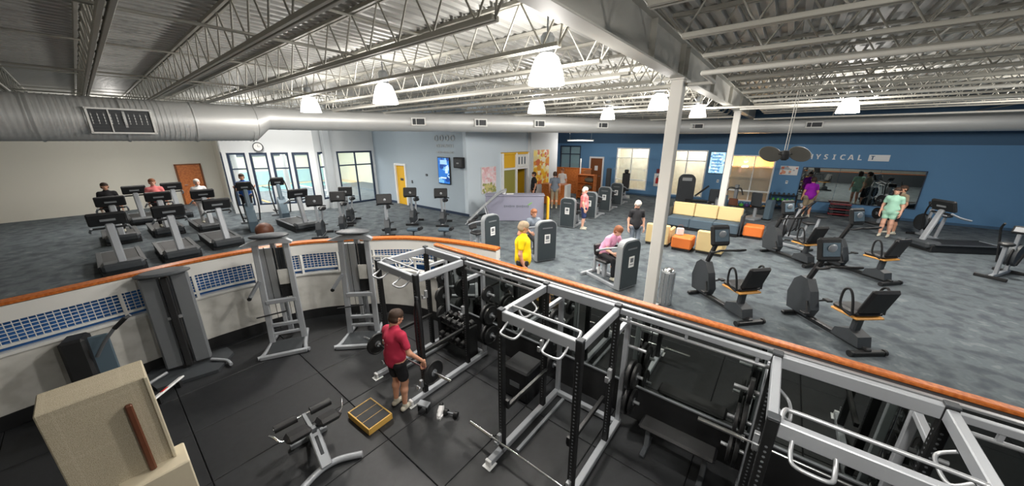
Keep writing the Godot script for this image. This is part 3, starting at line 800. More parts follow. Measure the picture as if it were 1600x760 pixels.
# ------------------------------------------------------------------ weight floor
func make_rack(label: String) -> Node3D:   # origin on the floor in the middle; front is +Z
	var t := thing("power_rack", label, "power rack", Vector3.ZERO, 0, "power racks along the mirrored wall")
	var h := .55
	for s in [-1.0, 1.0]:
		part("base_beam", Sh.new().bar(V(s * h, .055, .79), V(s * h, .055, -1.04), .085, .09, .008), M.silver_paint, t)
		part("foot_plate", Sh.new().box(V(s * h, .006, .79), V(.14, .012, .16), Basis(), .003).box(V(s * h, .062, .812), V(.092, .096, .04), Basis(), .006), M.white_gloss, t)
		for z in [.51, -.52]:
			var u := part("upright", Sh.new().box(V(s * h, 1.19, z), V(.078, 2.19, .078), Basis(), .006), M.black_metal, t)
			var holes := Sh.new()
			for k in 36:
				holes.tube(V(s * h, .28 + .05 * k, z + .0385), V(s * h, .28 + .05 * k, z + .0405), .011, -1, 6)
				holes.tube(V(s * h - .0385, .28 + .05 * k, z), V(s * h - .0405, .28 + .05 * k, z), .011, -1, 6)
			part("hole_row", holes, M.grey_metal, u, "", "stuff")
			part("cap", Sh.new().box(V(s * h, 2.292, z), V(.084, .022, .084), Basis(), .005), M.charcoal, u)
		part("top_beam", Sh.new().bar(V(s * h, 2.215, .47), V(s * h, 2.215, -.48), .07, .115, .008), M.silver_paint, t)
		part("storage_post", Sh.new().box(V(s * h, 1.0, -1.0), V(.07, 1.82, .07), Basis(), .006), M.silver_paint, t)
		part("storage_link", Sh.new().bar(V(s * h, 1.86, -.98), V(s * h, 1.86, -.54), .06, .06, .005), M.silver_paint, t)
		for y in [.55, 1.0, 1.45]: part("peg", Sh.new().tube(V(s * (h + .03), y, -1.0), V(s * (h + .29), y, -1.0), .024), M.silver, t)
		part("safety_arm", Sh.new().bar(V(s * (h - .075), .82, .5), V(s * (h - .075), .82, -.5), .05, .06, .006).box(V(s * (h - .075), .88, .49), V(.05, .1, .04)), M.black_metal, t)
		part("hook", Sh.new().box(V(s * h, 1.28, -.445), V(.05, .16, .06), Basis(), .005).box(V(s * h, 1.21, -.4), V(.05, .025, .11), Basis(), .004).box(V(s * h, 1.245, -.355), V(.05, .08, .02), Basis(), .004), M.silver, t)
		part("low_hook", Sh.new().box(V(s * h, .3, .58), V(.05, .14, .06), Basis(), .005).box(V(s * h, .235, .61), V(.05, .025, .12), Basis(), .004).box(V(s * h, .265, .66), V(.05, .07, .02), Basis(), .004), M.silver, t)
	part("front_beam", Sh.new().bar(V(-h + .035, 2.215, .51), V(h - .035, 2.215, .51), .07, .13, .008), M.silver_paint, t)
	part("back_beam", Sh.new().bar(V(-h + .035, 2.215, -.52), V(h - .035, 2.215, -.52), .07, .13, .008), M.silver_paint, t)
	part("rear_tie", Sh.new().bar(V(-h + .04, .06, -.96), V(h - .04, .06, -.96), .08, .08, .008), M.silver_paint, t)
	part("band_rail", Sh.new().bar(V(-h + .18, .03, .4), V(-h + .18, .03, -.9), .05, .05, .005), M.grey_metal, t)
	part("pull_up_bar", Sh.new().path(smooth([V(-.5, 2.26, .48), V(-.49, 2.3, .4), V(-.42, 2.3, .37), V(0, 2.3, .37), V(.42, 2.3, .37), V(.49, 2.3, .4), V(.5, 2.26, .48)], 4), .017, 8), M.silver, t)
	for s in [-1.0, 1.0]:
		part("grip_handle", Sh.new().path(smooth([V(s * .42, 2.17, .54), V(s * .42, 2.12, .62), V(s * .4, 2.1, .7), V(s * .3, 2.1, .72), V(s * .2, 2.1, .7), V(s * .18, 2.12, .62), V(s * .18, 2.17, .54)], 4), .015, 8), M.silver, t)
		part("side_handle", Sh.new().path(smooth([V(s * (h - .04), 2.16, .2), V(s * (h - .12), 2.08, .2), V(s * (h - .14), 2.07, .05), V(s * (h - .12), 2.08, -.1), V(s * (h - .04), 2.16, -.1)], 4), .014, 8), M.silver, t)
	return t
func make_plate(label: String, r := .225, w := .045) -> Node3D:  # axis along X
	var t := thing("weight_plate", label, "weight plate", Vector3.ZERO, 0, "black weight plates")
	var ax := Transform3D(Basis(V(0, 1, 0), V(1, 0, 0), V(0, 0, -1)), Vector3.ZERO)
	part("disc", Sh.new().lathe([Vector2(.06, -w / 2), Vector2(r * .62, -w * .35), Vector2(r * .86, -w * .35), Vector2(r * .88, -w / 2), Vector2(r - .006, -w / 2), Vector2(r, -w / 2 + .006), Vector2(r, w / 2 - .006), Vector2(r - .006, w / 2), Vector2(r * .88, w / 2), Vector2(r * .86, w * .35), Vector2(r * .62, w * .35), Vector2(.06, w / 2)], ax, 28), M.plate, t)
	part("hub", Sh.new().lathe([Vector2(.027, -w / 2 - .004), Vector2(.058, -w / 2 - .004), Vector2(.058, w / 2 + .004), Vector2(.027, w / 2 + .004), Vector2(.027, -w / 2 - .004)], ax, 18), M.grey_metal, t)
	return t
func make_barbell(label: String) -> Node3D:   # along X, origin at its middle
	var t := thing("barbell", label, "barbell")
	part("shaft", Sh.new().tube(V(-.66, 0, 0), V(.66, 0, 0), .0145, -1, 12), M.chrome, t)
	for s in [-1.0, 1.0]:
		part("collar", Sh.new().tube(V(s * .655, 0, 0), V(s * .685, 0, 0), .037, -1, 14), M.chrome, t)
		part("sleeve", Sh.new().tube(V(s * .685, 0, 0), V(s * 1.1, 0, 0), .025, -1, 14), M.chrome, t)
	return t
func racks():
	var nm := ["leftmost power rack", "middle power rack", "rightmost power rack"]
	var full := ["silver and black power rack beside the man in the red shirt", "silver and black power rack in the middle, nearest the camera", "silver and black power rack cut off by the right edge"]
	var xs := [-4.78, -1.91, .82]
	var pk := 0
	for i in 3:
		copy_of("rack", make_rack, full[i], V(xs[i], 0, -3.36), 0)
		for s in [-1.0, 1.0]:
			for y in [.55, 1.0, 1.45]:
				var big: bool = y < 1.2
				if i == 1 and s > 0 and y > 1.2: continue
				var lab := "%s black weight plate on the %s peg of the %s" % ["large" if big else "small", ("lower " if y < .7 else ("middle " if y < 1.2 else "upper ")) + ("left" if s < 0 else "right"), nm[i]]
				copy_of("plate_big" if big else "plate_small", func(l): return make_plate(l, .225 if big else .16, .05), lab, V(xs[i] + s * .67, y + .0, -4.36), 0)
				if y < 1.2 and not (i == 1 and s < 0):
					copy_of("plate_mid", func(l): return make_plate(l, .19, .04), "medium black plate outside the large one, %s peg, %s" % [("lower " if y < .7 else "middle ") + ("left" if s < 0 else "right"), nm[i]], V(xs[i] + s * .74, y, -4.36), 0)
	for e in [[-4.23, -2.46, "silver tie beam joining the leftmost and middle racks at the top"], [-1.36, .27, "silver tie beam joining the middle and rightmost racks at the top"], [1.37, 4.5, "silver tie beam leaving the rightmost rack to the right"]]:
		var t := thing("tie_beam", e[2], "beam", V((e[0] + e[1]) / 2, 2.0, -3.88))
		var L: float = e[1] - e[0] - .04
		part("box_tube", Sh.new().bar(V(-L / 2, .215, 0), V(L / 2, .215, 0), .05, .07, .006), M.silver_paint, t)
		part("lower_tube", Sh.new().tube(V(-L / 2, .1, .0), V(L / 2, .1, .0), .02), M.silver, t)
		for q in [-.42, 0.0, .42]: part("spacer", Sh.new().box(V(L * q, .15, 0), V(.03, .09, .03)), M.silver_paint, t)
	var b := make_barbell("chrome barbell resting low across the front of the middle power rack"); b.position = V(-1.9, .277, -2.745)
	b = make_barbell("chrome barbell hooked on the rear uprights of the rightmost power rack"); b.position = V(.83, 1.252, -3.75)
	# barbell held by the man
	b = make_barbell("chrome barbell held at thigh height by the man in red"); b.position = V(-4.5, .78, -2.655); b.rotation_degrees = V(0, 5.5, 0)
	for s in [-1.0, 1.0]:
		var p := make_plate("black weight plate on the %s end of the held barbell" % ("left" if s < 0 else "right"), .2, .04)
		var d := Basis(Vector3.UP, deg_to_rad(5.5)) * V(s * .715, 0, 0)
		p.position = V(-4.5, .78, -2.655) + d; p.rotation_degrees = V(0, 5.5, 0)
	# straps hung on a rack upright
	var st := thing("resistance_band", "wide black resistance band looped over the front right upright of the leftmost rack", "band", V(-4.18, 0, -2.85))
	part("loop", Sh.new().path(smooth([V(.0, 1.92, .06), V(.05, 1.7, .075), V(.06, 1.2, .075), V(.04, .72, .07), V(-.0, .6, .07), V(-.03, .72, .07), V(-.05, 1.2, .075), V(-.04, 1.7, .075)], 4), .024, 8, true), M.pad, st)
	part("clip", Sh.new().box(V(0, 1.93, .055), V(.06, .05, .04), Basis(), .005), M.charcoal, st)
	# low dumbbell rack behind the leftmost power rack
	var dr := thing("dumbbell_rack", "low two-tier dumbbell rack behind the leftmost power rack", "dumbbell rack", V(-4.78, 0, -4.12))
	for s in [-1.0, 1.0]: part("side_frame", Sh.new().box(V(s * .42, .36, 0), V(.05, .72, .3), Basis(), .006).box(V(s * .42, .02, .02), V(.06, .04, .28)), M.black_metal, dr)
	for e in [[.3, .06], [.62, -.02]]: part("shelf", Sh.new().box(V(0, e[0], e[1]), V(.8, .03, .26), Basis(Vector3.RIGHT, .25), .004), M.black_metal, dr)
	for e in [[.3, .06, "lower"], [.62, -.02, "upper"]]:
		for k in 5:
			var o := copy_of("dumbbell", make_dumbbell, "black dumbbell %s on the %s tier of the low dumbbell rack" % [["at the left end", "second from left", "in the middle", "second from right", "at the right end"][k], e[2]], V(-4.78 - .32 + .16 * k, e[0] + .09, -4.12 + e[1]), 0)
			o.rotation_degrees = V(14, 0, 0)
func make_dumbbell(label: String) -> Node3D:
	var t := thing("dumbbell", label, "dumbbell", Vector3.ZERO, 0, "black dumbbells on the low rack")
	for s in [-1.0, 1.0]: part("head", Sh.new().tube(V(0, 0, s * .05), V(0, 0, s * .13), .062, -1, 8), M.plate, t)
	part("handle", Sh.new().tube(V(0, 0, -.05), V(0, 0, .05), .016, -1, 8), M.chrome, t)
	return t
func make_cable(label: String) -> Node3D:   # dual cable tower; front is +Z
	var t := thing("cable_machine", label, "cable machine", Vector3.ZERO, 0, "silver cable machines by the curved wall")
	for s in [-1.0, 1.0]:
		part("column", Sh.new().bar(V(s * .3, .06, .06), V(s * .27, 2.3, -.1), .075, .11, .01), M.silver_paint, t)
		part("foot", Sh.new().path(smooth([V(s * .3, .05, -.32), V(s * .33, .05, .1), V(s * .38, .05, .52), V(s * .46, .05, .6)], 4), .042, 8), M.silver_paint, t)
		part("cable", Sh.new().tube(V(s * .13, .3, -.04), V(s * .13, 2.2, -.08), .006, -1, 5), M.black, t)
	part("adjust_arm", Sh.new().bar(V(-.3, 1.5, .0), V(-.48, 1.22, .16), .06, .06, .008), M.grey_metal, t)
	part("pulley", Sh.new().tube(V(-.49, 1.2, .15), V(-.49, 1.2, .18), .04, -1, 12), M.black, t)
	part("rear_post", Sh.new().bar(V(0, .06, -.3), V(0, 2.26, -.26), .09, .1, .008), M.silver_paint, t)
	part("weight_shroud", Sh.new().box(V(-.13, 1.58, -.14), V(.24, 1.16, .06), Basis(), .01), M.silver, t)
	part("back_plate", Sh.new().box(V(.06, 1.58, -.2), V(.42, 1.1, .02)), M.charcoal, t)
	for s in [.04, .2]: part("guide_rod", Sh.new().tube(V(s, .34, -.1), V(s, 2.22, -.14), .014, -1, 8), M.chrome, t)
	for k in 10: part("stack_weight", Sh.new().box(V(.12, 1.06 + .032 * k, -.11), V(.2, .028, .1), Basis(), .003), M.black, t)
	part("placard", Sh.new().box(V(.13, 1.52, -.04), V(.2, .34, .012), Basis(), .003), M.plaster, t)
	part("cross_beam", Sh.new().box(V(0, 1.0, .0), V(.56, .09, .08), Basis(), .008), M.silver_paint, t)
	part("lower_beam", Sh.new().box(V(0, .46, .03), V(.58, .07, .07), Basis(), .008), M.silver_paint, t)
	part("bottom_beam", Sh.new().box(V(0, .26, .05), V(.6, .06, .06), Basis(), .008), M.silver_paint, t)
	part("mid_strut", Sh.new().box(V(0, .72, .0), V(.07, .5, .06), Basis(), .006), M.silver_paint, t)
	part("foot_board", Sh.new().box(V(0, .07, .3), V(.62, .03, .52), Basis(), .006), M.charcoal, t)
	part("front_foot", Sh.new().bar(V(-.42, .045, .6), V(.42, .045, .6), .08, .08, .01), M.silver_paint, t)
	part("curl_bar", Sh.new().tube(V(-.46, .74, .14), V(.08, .78, .1), .016, -1, 8), M.black, t)
	part("top_wing", Sh.new().prism(PackedVector2Array([Vector2(-.52, -.04), Vector2(-.3, .05), Vector2(0, .08), Vector2(.3, .05), Vector2(.4, -.02), Vector2(.38, -.06), Vector2(0, -.02), Vector2(-.36, -.06)]), .12, Transform3D(Basis(), V(0, 2.3, -.02))), M.silver_paint, t)
	part("top_cap", Sh.new().ell(V(0, 2.42, -.12), V(.36, .055, .2), Basis(), 20, 8), M.charcoal, t)
	return t
func pit_machines():
	copy_of("cable", make_cable, "silver cable machine left of the other, standing alone at the curved wall", V(-8.0, 0, -2.0), 62)
	copy_of("cable", make_cable, "silver cable machine directly behind the man in the red shirt", V(-6.98, 0, -3.22), 45)
	var t := thing("functional_trainer", "tall grey twin-shroud trainer on a black hexagonal platform", "trainer", V(-8.48, 0, -.42), 78)
	for s in [-1.0, 1.0]:
		part("shroud", Sh.new().bar(V(s * .2, .1, -.02), V(s * .2, 1.95, -.12), .14, .26, .03, Vector3.RIGHT), M.grey_metal, t)
		part("side_bar", Sh.new().path(smooth([V(s * .32, .1, .1), V(s * .55, .08, .3), V(s * .62, .07, .5)], 4), .03, 8), M.silver_paint, t)
	part("inner_panel", Sh.new().bar(V(0, .1, -.02), V(0, 1.9, -.12), .26, .1, .01, Vector3.RIGHT), M.black, t)
	part("badge", Sh.new().box(V(0, 1.12, .0), V(.2, .05, .05), Basis(Vector3.RIGHT, -.05)), M.silver, t)
	for k in 4: part("bolt", Sh.new().ell(V(0, 1.3 + .13 * k, -.03), V(.015, .015, .015), Basis(), 8, 6), M.chrome, t)
	part("cap", Sh.new().lathe([Vector2(0, .05), Vector2(.3, .04), Vector2(.38, .01), Vector2(.38, -.01), Vector2(.3, -.03), Vector2(0, -.03)], Transform3D(Basis(V(1, 0, 0), V(0, 1, 0), V(0, 0, .62)), V(0, 1.98, -.12)), 24), M.charcoal, t)
	part("platform", Sh.new().prism(PackedVector2Array([Vector2(-.56, -.32), Vector2(.56, -.32), Vector2(.66, 0), Vector2(.42, .52), Vector2(-.42, .52), Vector2(-.66, 0)]), .06, Transform3D(Basis(V(1, 0, 0), V(0, 0, 1), V(0, -1, 0)), V(0, 0.001, 0))), M.charcoal, t)
	# partial machine at the left edge
	t = thing("leg_machine", "dark weight machine with long handles at the far left of the weight floor", "weight machine", V(-8.22, 0, .8), 80)
	part("tower", Sh.new().bar(V(0, .04, -.2), V(0, 1.25, -.3), .4, .28, .04, Vector3.RIGHT), M.black, t)
	part("tower_edge", Sh.new().bar(V(.22, .04, -.18), V(.22, 1.2, -.28), .05, .28, .012, Vector3.RIGHT), M.blue_body, t)
	part("base", Sh.new().box(V(0, .04, .25), V(.5, .08, 1.0), Basis(), .012), M.black_metal, t)
	part("handle", Sh.new().path(smooth([V(.2, .9, -.1), V(.35, 1.15, -.05), V(.55, 1.4, -.02), V(.72, 1.52, .0)], 4), .025, 8), M.grey_metal, t)
	part("grip", Sh.new().tube(V(.5, 1.34, -.03), V(.66, 1.49, -.005), .034, -1, 10), M.black, t)
	part("seat", Sh.new().box(V(0, .5, .35), V(.36, .09, .4), Basis(), .03), M.pad, t)
	part("seat_post", Sh.new().box(V(0, .26, .35), V(.08, .4, .08), Basis(), .006), M.black_metal, t)
func pit_things():
	# yellow framed step
	var t := thing("step_platform", "low yellow framed step with black top tiles on the rubber floor", "step", V(-4.52, 0, -1.97), 3)
	part("frame", Sh.new().box(V(0, .055, .195), V(.6, .11, .022), Basis(), .005).box(V(0, .055, -.195), V(.6, .11, .022), Basis(), .005).box(V(.289, .055, 0), V(.022, .11, .37), Basis(), .005).box(V(-.289, .055, 0), V(.022, .11, .37), Basis(), .005), M.yellow, t)
	for k in 3: part("top_tile", Sh.new().box(V(-.186 + .186 * k, .1, 0), V(.178, .014, .364), Basis(), .003), M.rubber3, t)
	for k in 2: part("divider", Sh.new().box(V(-.093 + .186 * k, .098, 0), V(.008, .016, .366)), M.yellow, t)
	part("underside", Sh.new().box(V(0, .045, 0), V(.55, .09, .366)), M.black, t)
	# back-extension bench
	t = thing("back_extension_bench", "silver T-base back extension bench with black thigh and roller pads", "bench", V(-4.55, 0, -1.16), -4)
	part("foot_bar", Sh.new().path(smooth([V(.5, .04, .34), V(.42, .045, .16), V(.39, .05, 0), V(.42, .045, -.18), V(.56, .04, -.42)], 5), .045, 8), M.silver_paint, t)
	part("spine", Sh.new().bar(V(.42, .07, 0), V(.08, .46, .0), .14, .07, .012), M.silver_paint, t)
	part("spine_slot", Sh.new().bar(V(.33, .21, 0), V(.16, .405, .0), .045, .03, .005), M.charcoal, t)
	part("rear_foot", Sh.new().bar(V(.1, .4, .0), V(-.3, .06, .0), .07, .06, .008).box(V(-.32, .04, 0), V(.08, .08, .5), Basis(), .01), M.grey_metal, t)
	for s in [-1.0, 1.0]: part("thigh_pad", Sh.new().box(V(.14, .57, s * .19), V(.3, .1, .3), Basis(V(0, 0, 1), .35), .045), M.pad, t)
	part("pad_post", Sh.new().bar(V(.1, .4, .0), V(.13, .54, 0), .06, .06, .005).box(V(.13, .51, 0), V(.06, .03, .5)), M.grey_metal, t)
	part("roller_axle", Sh.new().tube(V(-.34, .44, -.38), V(-.34, .44, .38), .018, -1, 8), M.chrome, t)
	for s in [-1.0, 1.0]: part("roller_pad", Sh.new().tube(V(-.34, .44, s * .09), V(-.34, .44, s * .37), .058, -1, 16), M.pad, t)
	part("roller_link", Sh.new().bar(V(.06, .42, 0), V(-.34, .44, 0), .05, .05, .005), M.grey_metal, t)
	for s in [-1.0, 1.0]: part("handle", Sh.new().path(smooth([V(.14, .5, s * .12), V(.12, .56, s * .36), V(.05, .62, s * .42), V(-.06, .6, s * .46)], 4), .015, 8), M.chrome, t)
	part("knob", Sh.new().ell(V(-.12, .34, .26), V(.045, .045, .045), Basis(), 12, 8).tube(V(-.12, .34, .0), V(-.12, .34, .26), .012, -1, 6), M.white_gloss, t)
	# plyometric box
	t = thing("plyo_box", "soft black plyometric box standing between the left and middle racks", "plyo box", V(-2.98, 0, -4.02), 2)
	part("body", Sh.new().box(V(0, .3, 0), V(.52, .6, .5), Basis(), .03), M.rubber3, t)
	part("label_patch", Sh.new().box(V(0, .3, .252), V(.2, .1, .004)), M.grey_metal, t)
	# flat bench at the mirror
	t = thing("flat_bench", "flat dark weight bench by the mirror between the middle and right racks", "bench", V(-.5, 0, -4.2), 0)
	part("pad", Sh.new().box(V(0, .44, 0), V(.95, .07, .28), Basis(), .03), M.pad, t)
	part("rail", Sh.new().bar(V(-.4, .36, 0), V(.4, .36, 0), .06, .06, .006), M.grey_metal, t)
	for s in [-1.0, 1.0]:
		part("leg", Sh.new().box(V(s * .36, .19, 0), V(.06, .34, .06), Basis(), .006), M.grey_metal, t)
		part("foot", Sh.new().box(V(s * .36, .025, 0), V(.07, .05, .42), Basis(), .01), M.charcoal, t)
	# small things by the racks
	t = thing("training_shoe", "single white and black training shoe by the leftmost rack foot", "shoe", V(-3.72, 0, -2.75), 40)
	part("sole", Sh.new().prism(PackedVector2Array([Vector2(-.045, -.13), Vector2(.04, -.13), Vector2(.05, -.02), Vector2(.055, .08), Vector2(.02, .15), Vector2(-.03, .14), Vector2(-.05, .05)]), .03, Transform3D(Basis(V(1, 0, 0), V(0, 0, 1), V(0, -1, 0)), V(0, 0, 0))), M.white_gloss, t)
	part("upper", Sh.new().blob([[V(0, .05, -.1), V(0, .055, .02), .042, .044], [V(0, .045, .02), V(0, .04, .11), .042, .03]], .008, .02), M.cloth_white, t)
	part("heel", Sh.new().ell(V(0, .08, -.1), V(.04, .04, .04), Basis(), 10, 6), M.black, t)
	t = thing("hand_weight", "small black hand weight lying beside the white shoe", "weight", V(-3.54, 0, -2.82), 20)
	for s in [-1.0, 1.0]: part("head", Sh.new().tube(V(s * .06, .05, 0), V(s * .12, .05, 0), .05, -1, 10), M.plate, t)
	part("handle", Sh.new().tube(V(-.06, .05, 0), V(.06, .05, 0), .015, -1, 8), M.grey_metal, t)
	t = thing("slide_board", "narrow white board with a red mark leaning at the trainer platform", "board", V(-7.78, 0, -.02), 45)
	part("board", Sh.new().box(V(0, .14, 0), V(.1, .03, .62), Basis(V(0, 0, 1), .35), .006), M.white_gloss, t)
	part("under_frame", Sh.new().box(V(.02, .06, .2), V(.06, .12, .05)).box(V(.02, .06, -.2), V(.06, .12, .05)), M.black, t)
	part("red_mark", Sh.new().box(V(-.006, .158, .05), V(.05, .008, .12), Basis(V(0, 0, 1), .35)), M.red, t)
	t = thing("step_riser", "small grey low stand beside the barbell plate at the leftmost rack", "stand", V(-3.98, 0, -2.62), 20)
	part("top", Sh.new().box(V(0, .13, 0), V(.2, .03, .12), Basis(), .006), M.silver_paint, t)
	for s in [-1.0, 1.0]: part("leg", Sh.new().box(V(s * .08, .06, 0), V(.02, .12, .1)), M.black, t)

# ------------------------------------------------------------------ main floor
func lounge():
	var t := thing("sofa", "three-seat sofa with tan back cushions and slate grey seats", "sofa", V(-2.06, MF, -13.95), -2)
	part("base", Sh.new().box(V(0, .06, 0), V(2.3, .08, .76), Basis(), .01), M.black, t)
	for k in 3:
		part("seat_cushion", Sh.new().box(V(-.77 + .77 * k, .27, .06), V(.765, .34, .72), Basis(), .03), M.slate, t)
		part("back_cushion", Sh.new().box(V(-.77 + .77 * k, .68, -.24), V(.75, .5, .18), Basis(Vector3.RIGHT, -.12), .03), M.tan, t)
	part("back_frame", Sh.new().box(V(0, .46, -.38), V(2.34, .84, .06), Basis(), .015), M.slate, t)
	for s in [-1.0, 1.0]: part("arm", Sh.new().box(V(s * 1.19, .4, -.06), V(.07, .7, .66), Basis(), .02), M.charcoal, t)
	for e in [[V(-.5, MF, -13.92), .5, "orange cube ottoman at the right end of the sofa"], [V(-2.07, MF, -10.98), .5, "orange cube ottoman between the two tan armchairs"]]:
		var o := thing("ottoman", e[2], "ottoman", e[0], 0, "orange ottomans in the lounge")
		part("body", Sh.new().box(V(0, .25, 0), V(.56, .36, .56), Basis(), .035), M.orange, o)
		part("plinth", Sh.new().box(V(0, .04, 0), V(.5, .08, .5)), M.black, o)
	for e in [[V(-1.35, MF, -11.2), "tan armchair seen from behind, right of the front column"], [V(-2.82, MF, -11.2), "tan armchair seen from behind, left of the front column"]]:
		var o := thing("armchair", e[1], "armchair", e[0], 0, "tan armchairs facing the sofa")
		part("back", Sh.new().box(V(0, .38, .29), V(.7, .62, .14), Basis(), .03), M.tan, o)
		part("seat", Sh.new().box(V(0, .28, -.08), V(.56, .3, .58), Basis(), .03), M.slate, o)
		for s in [-1.0, 1.0]: part("arm", Sh.new().box(V(s * .32, .32, -.06), V(.1, .46, .58), Basis(), .03), M.tan, o)
		part("plinth", Sh.new().box(V(0, .035, 0), V(.66, .07, .66)), M.black, o)
	t = thing("tote_bag", "small white and brown bag on the orange ottoman by the column", "bag", V(-2.2, MF + .43, -11.0), 20)
	part("body", Sh.new().box(V(0, .11, 0), V(.2, .22, .1), Basis(), .02), M.cloth_white, t)
	part("strap", Sh.new().path(smooth([V(-.06, .21, 0), V(-.05, .3, 0), V(.05, .3, 0), V(.06, .21, 0)], 4), .01, 6), M.wood_dark, t)
	t = thing("waste_bin", "slim ribbed stainless steel waste bin beside the front column", "bin", V(-1.46, MF, -6.82))
	part("body", Sh.new().lathe([Vector2(0, 0), Vector2(.12, 0), Vector2(.125, .02), Vector2(.125, .7), Vector2(.115, .72), Vector2(0, .72)], Transform3D(), 20), M.silver, t)
	for k in 10: part("rib", Sh.new().tube(V(cos(k * TAU / 10) * .124, .04, sin(k * TAU / 10) * .124), V(cos(k * TAU / 10) * .124, .69, sin(k * TAU / 10) * .124), .012, -1, 6), M.chrome, t)
	part("lid", Sh.new().ell(V(0, .725, 0), V(.11, .05, .11), Basis(), 16, 8), M.chrome, t)
	t = thing("water_bottle", "clear water bottle with dark cap on the carpet by the seated woman", "bottle", V(-3.22, MF, -7.5))
	part("body", Sh.new().lathe([Vector2(0, 0), Vector2(.038, 0), Vector2(.038, .16), Vector2(.016, .2)], Transform3D(), 14), M.white_gloss, t)
	part("cap", Sh.new().tube(V(0, .2, 0), V(0, .25, 0), .018, -1, 10), M.plate_red, t)
func make_strength(label: String) -> Node3D:   # tower face looks to +Z, user sits behind it
	var t := thing("strength_machine", label, "strength machine", Vector3.ZERO, 0, "grey strength machines with rounded towers")
	part("shroud", Sh.new().prism(rounded(.6, 1.12, .17, .0, 6), .15, Transform3D(Basis(), V(0, .03, .02))), M.shroud, t)
	var f := part("front_panel", Sh.new().prism(rounded(.545, 1.065, .15, .0, 6), .03, Transform3D(Basis(), V(0, .06, .045))), M.dark_panel, t)
	part("notice", Sh.new().box(V(0, .66, .05), V(.17, .25, .008)), M.paper, f)
	part("notice_print", Sh.new().box(V(0, .7, .0555), V(.1, .1, .002)).box(V(0, .6, .0555), V(.12, .02, .002)), M.grey_metal, f)
	part("logo_bar", Sh.new().box(V(0, .96, .05), V(.3, .035, .006)), M.grey_metal, f)
	part("base_frame", Sh.new().bar(V(.24, .04, -.1), V(.24, .04, -1.15), .07, .07, .008).bar(V(-.24, .04, -.1), V(-.12, .04, -1.15), .07, .07, .008).bar(V(-.3, .04, -1.15), V(.36, .04, -1.15), .07, .07, .008), M.silver_paint, t)
	part("seat", Sh.new().box(V(.05, .46, -.72), V(.36, .08, .36), Basis(), .03), M.pad, t)
	part("seat_post", Sh.new().box(V(.05, .24, -.72), V(.09, .4, .09), Basis(), .006), M.silver_paint, t)
	part("backrest", Sh.new().box(V(.05, .68, -.96), V(.3, .28, .07), Basis(Vector3.RIGHT, -.2), .03), M.pad, t)
	part("back_post", Sh.new().bar(V(.05, .1, -1.05), V(.05, .72, -1.02), .07, .07, .006), M.silver_paint, t)
	for s in [-1.0, 1.0]:
		part("press_arm", Sh.new().path(smooth([V(s * .26, .98, -.12), V(s * .34, .9, -.4), V(s * .36, .8, -.62), V(s * .3, .78, -.68)], 4), .024, 8), M.silver_paint, t)
		part("grip", Sh.new().tube(V(s * .36, .8, -.58), V(s * .24, .78, -.7), .028, -1, 10), M.black, t)
	return t
func strength_row():
	var L := ["strength machine tower left of the man in the yellow shirt", "strength machine tower just right of the man in yellow, with a paper notice", "strength machine tower left of the woman in the pink top", "strength machine tower directly behind the woman in the pink top", "strength machine tower second before the brown door", "strength machine tower farthest away, nearest the cream blind window", "large near strength machine tower hiding the seated woman in rose pink"]
	var P := [[-6.45, -7.08, 84], [-4.75, -7.42, 62], [-6.2, -11.1, 8], [-6.28, -13.1, 8], [-6.45, -15.0, 8], [-6.6, -16.8, 8], [-2.33, -7.05, 72]]
	for i in 7: copy_of("strength", make_strength, L[i], V(P[i][0], MF, P[i][1]), P[i][2])
	# frame with long slanting silver rails left of the desk
	var t := thing("stretch_frame", "tall slanting silver rail frame standing before the reception desk", "exercise frame", V(-8.98, MF, -9.62), -141)
	for s in [-1.0, 1.0]:
		part("slant_rail", Sh.new().path(smooth([V(.85, .05, s * .26), V(.5, .38, s * .26), V(-.4, 1.2, s * .26), V(-.75, 1.36, s * .26)], 4), .03, 8), M.silver, t)
		part("leg", Sh.new().path(smooth([V(.1, .75, s * .26), V(.0, .4, s * .3), V(-.1, .04, s * .34)], 4), .026, 8), M.silver, t)
	part("cross_tube", Sh.new().tube(V(-.75, 1.36, -.26), V(-.75, 1.36, .26), .026, -1, 8).tube(V(.1, .74, -.26), V(.1, .74, .26), .022, -1, 8), M.silver, t)
	part("base", Sh.new().box(V(.2, .03, 0), V(1.2, .05, .5), Basis(), .01), M.charcoal, t)
	part("knee_pad", Sh.new().box(V(.5, .24, 0), V(.3, .08, .4), Basis(V(0, 0, 1), -.5), .03), M.pad, t)
	part("pad_post", Sh.new().box(V(.5, .13, 0), V(.06, .18, .06)), M.charcoal, t)
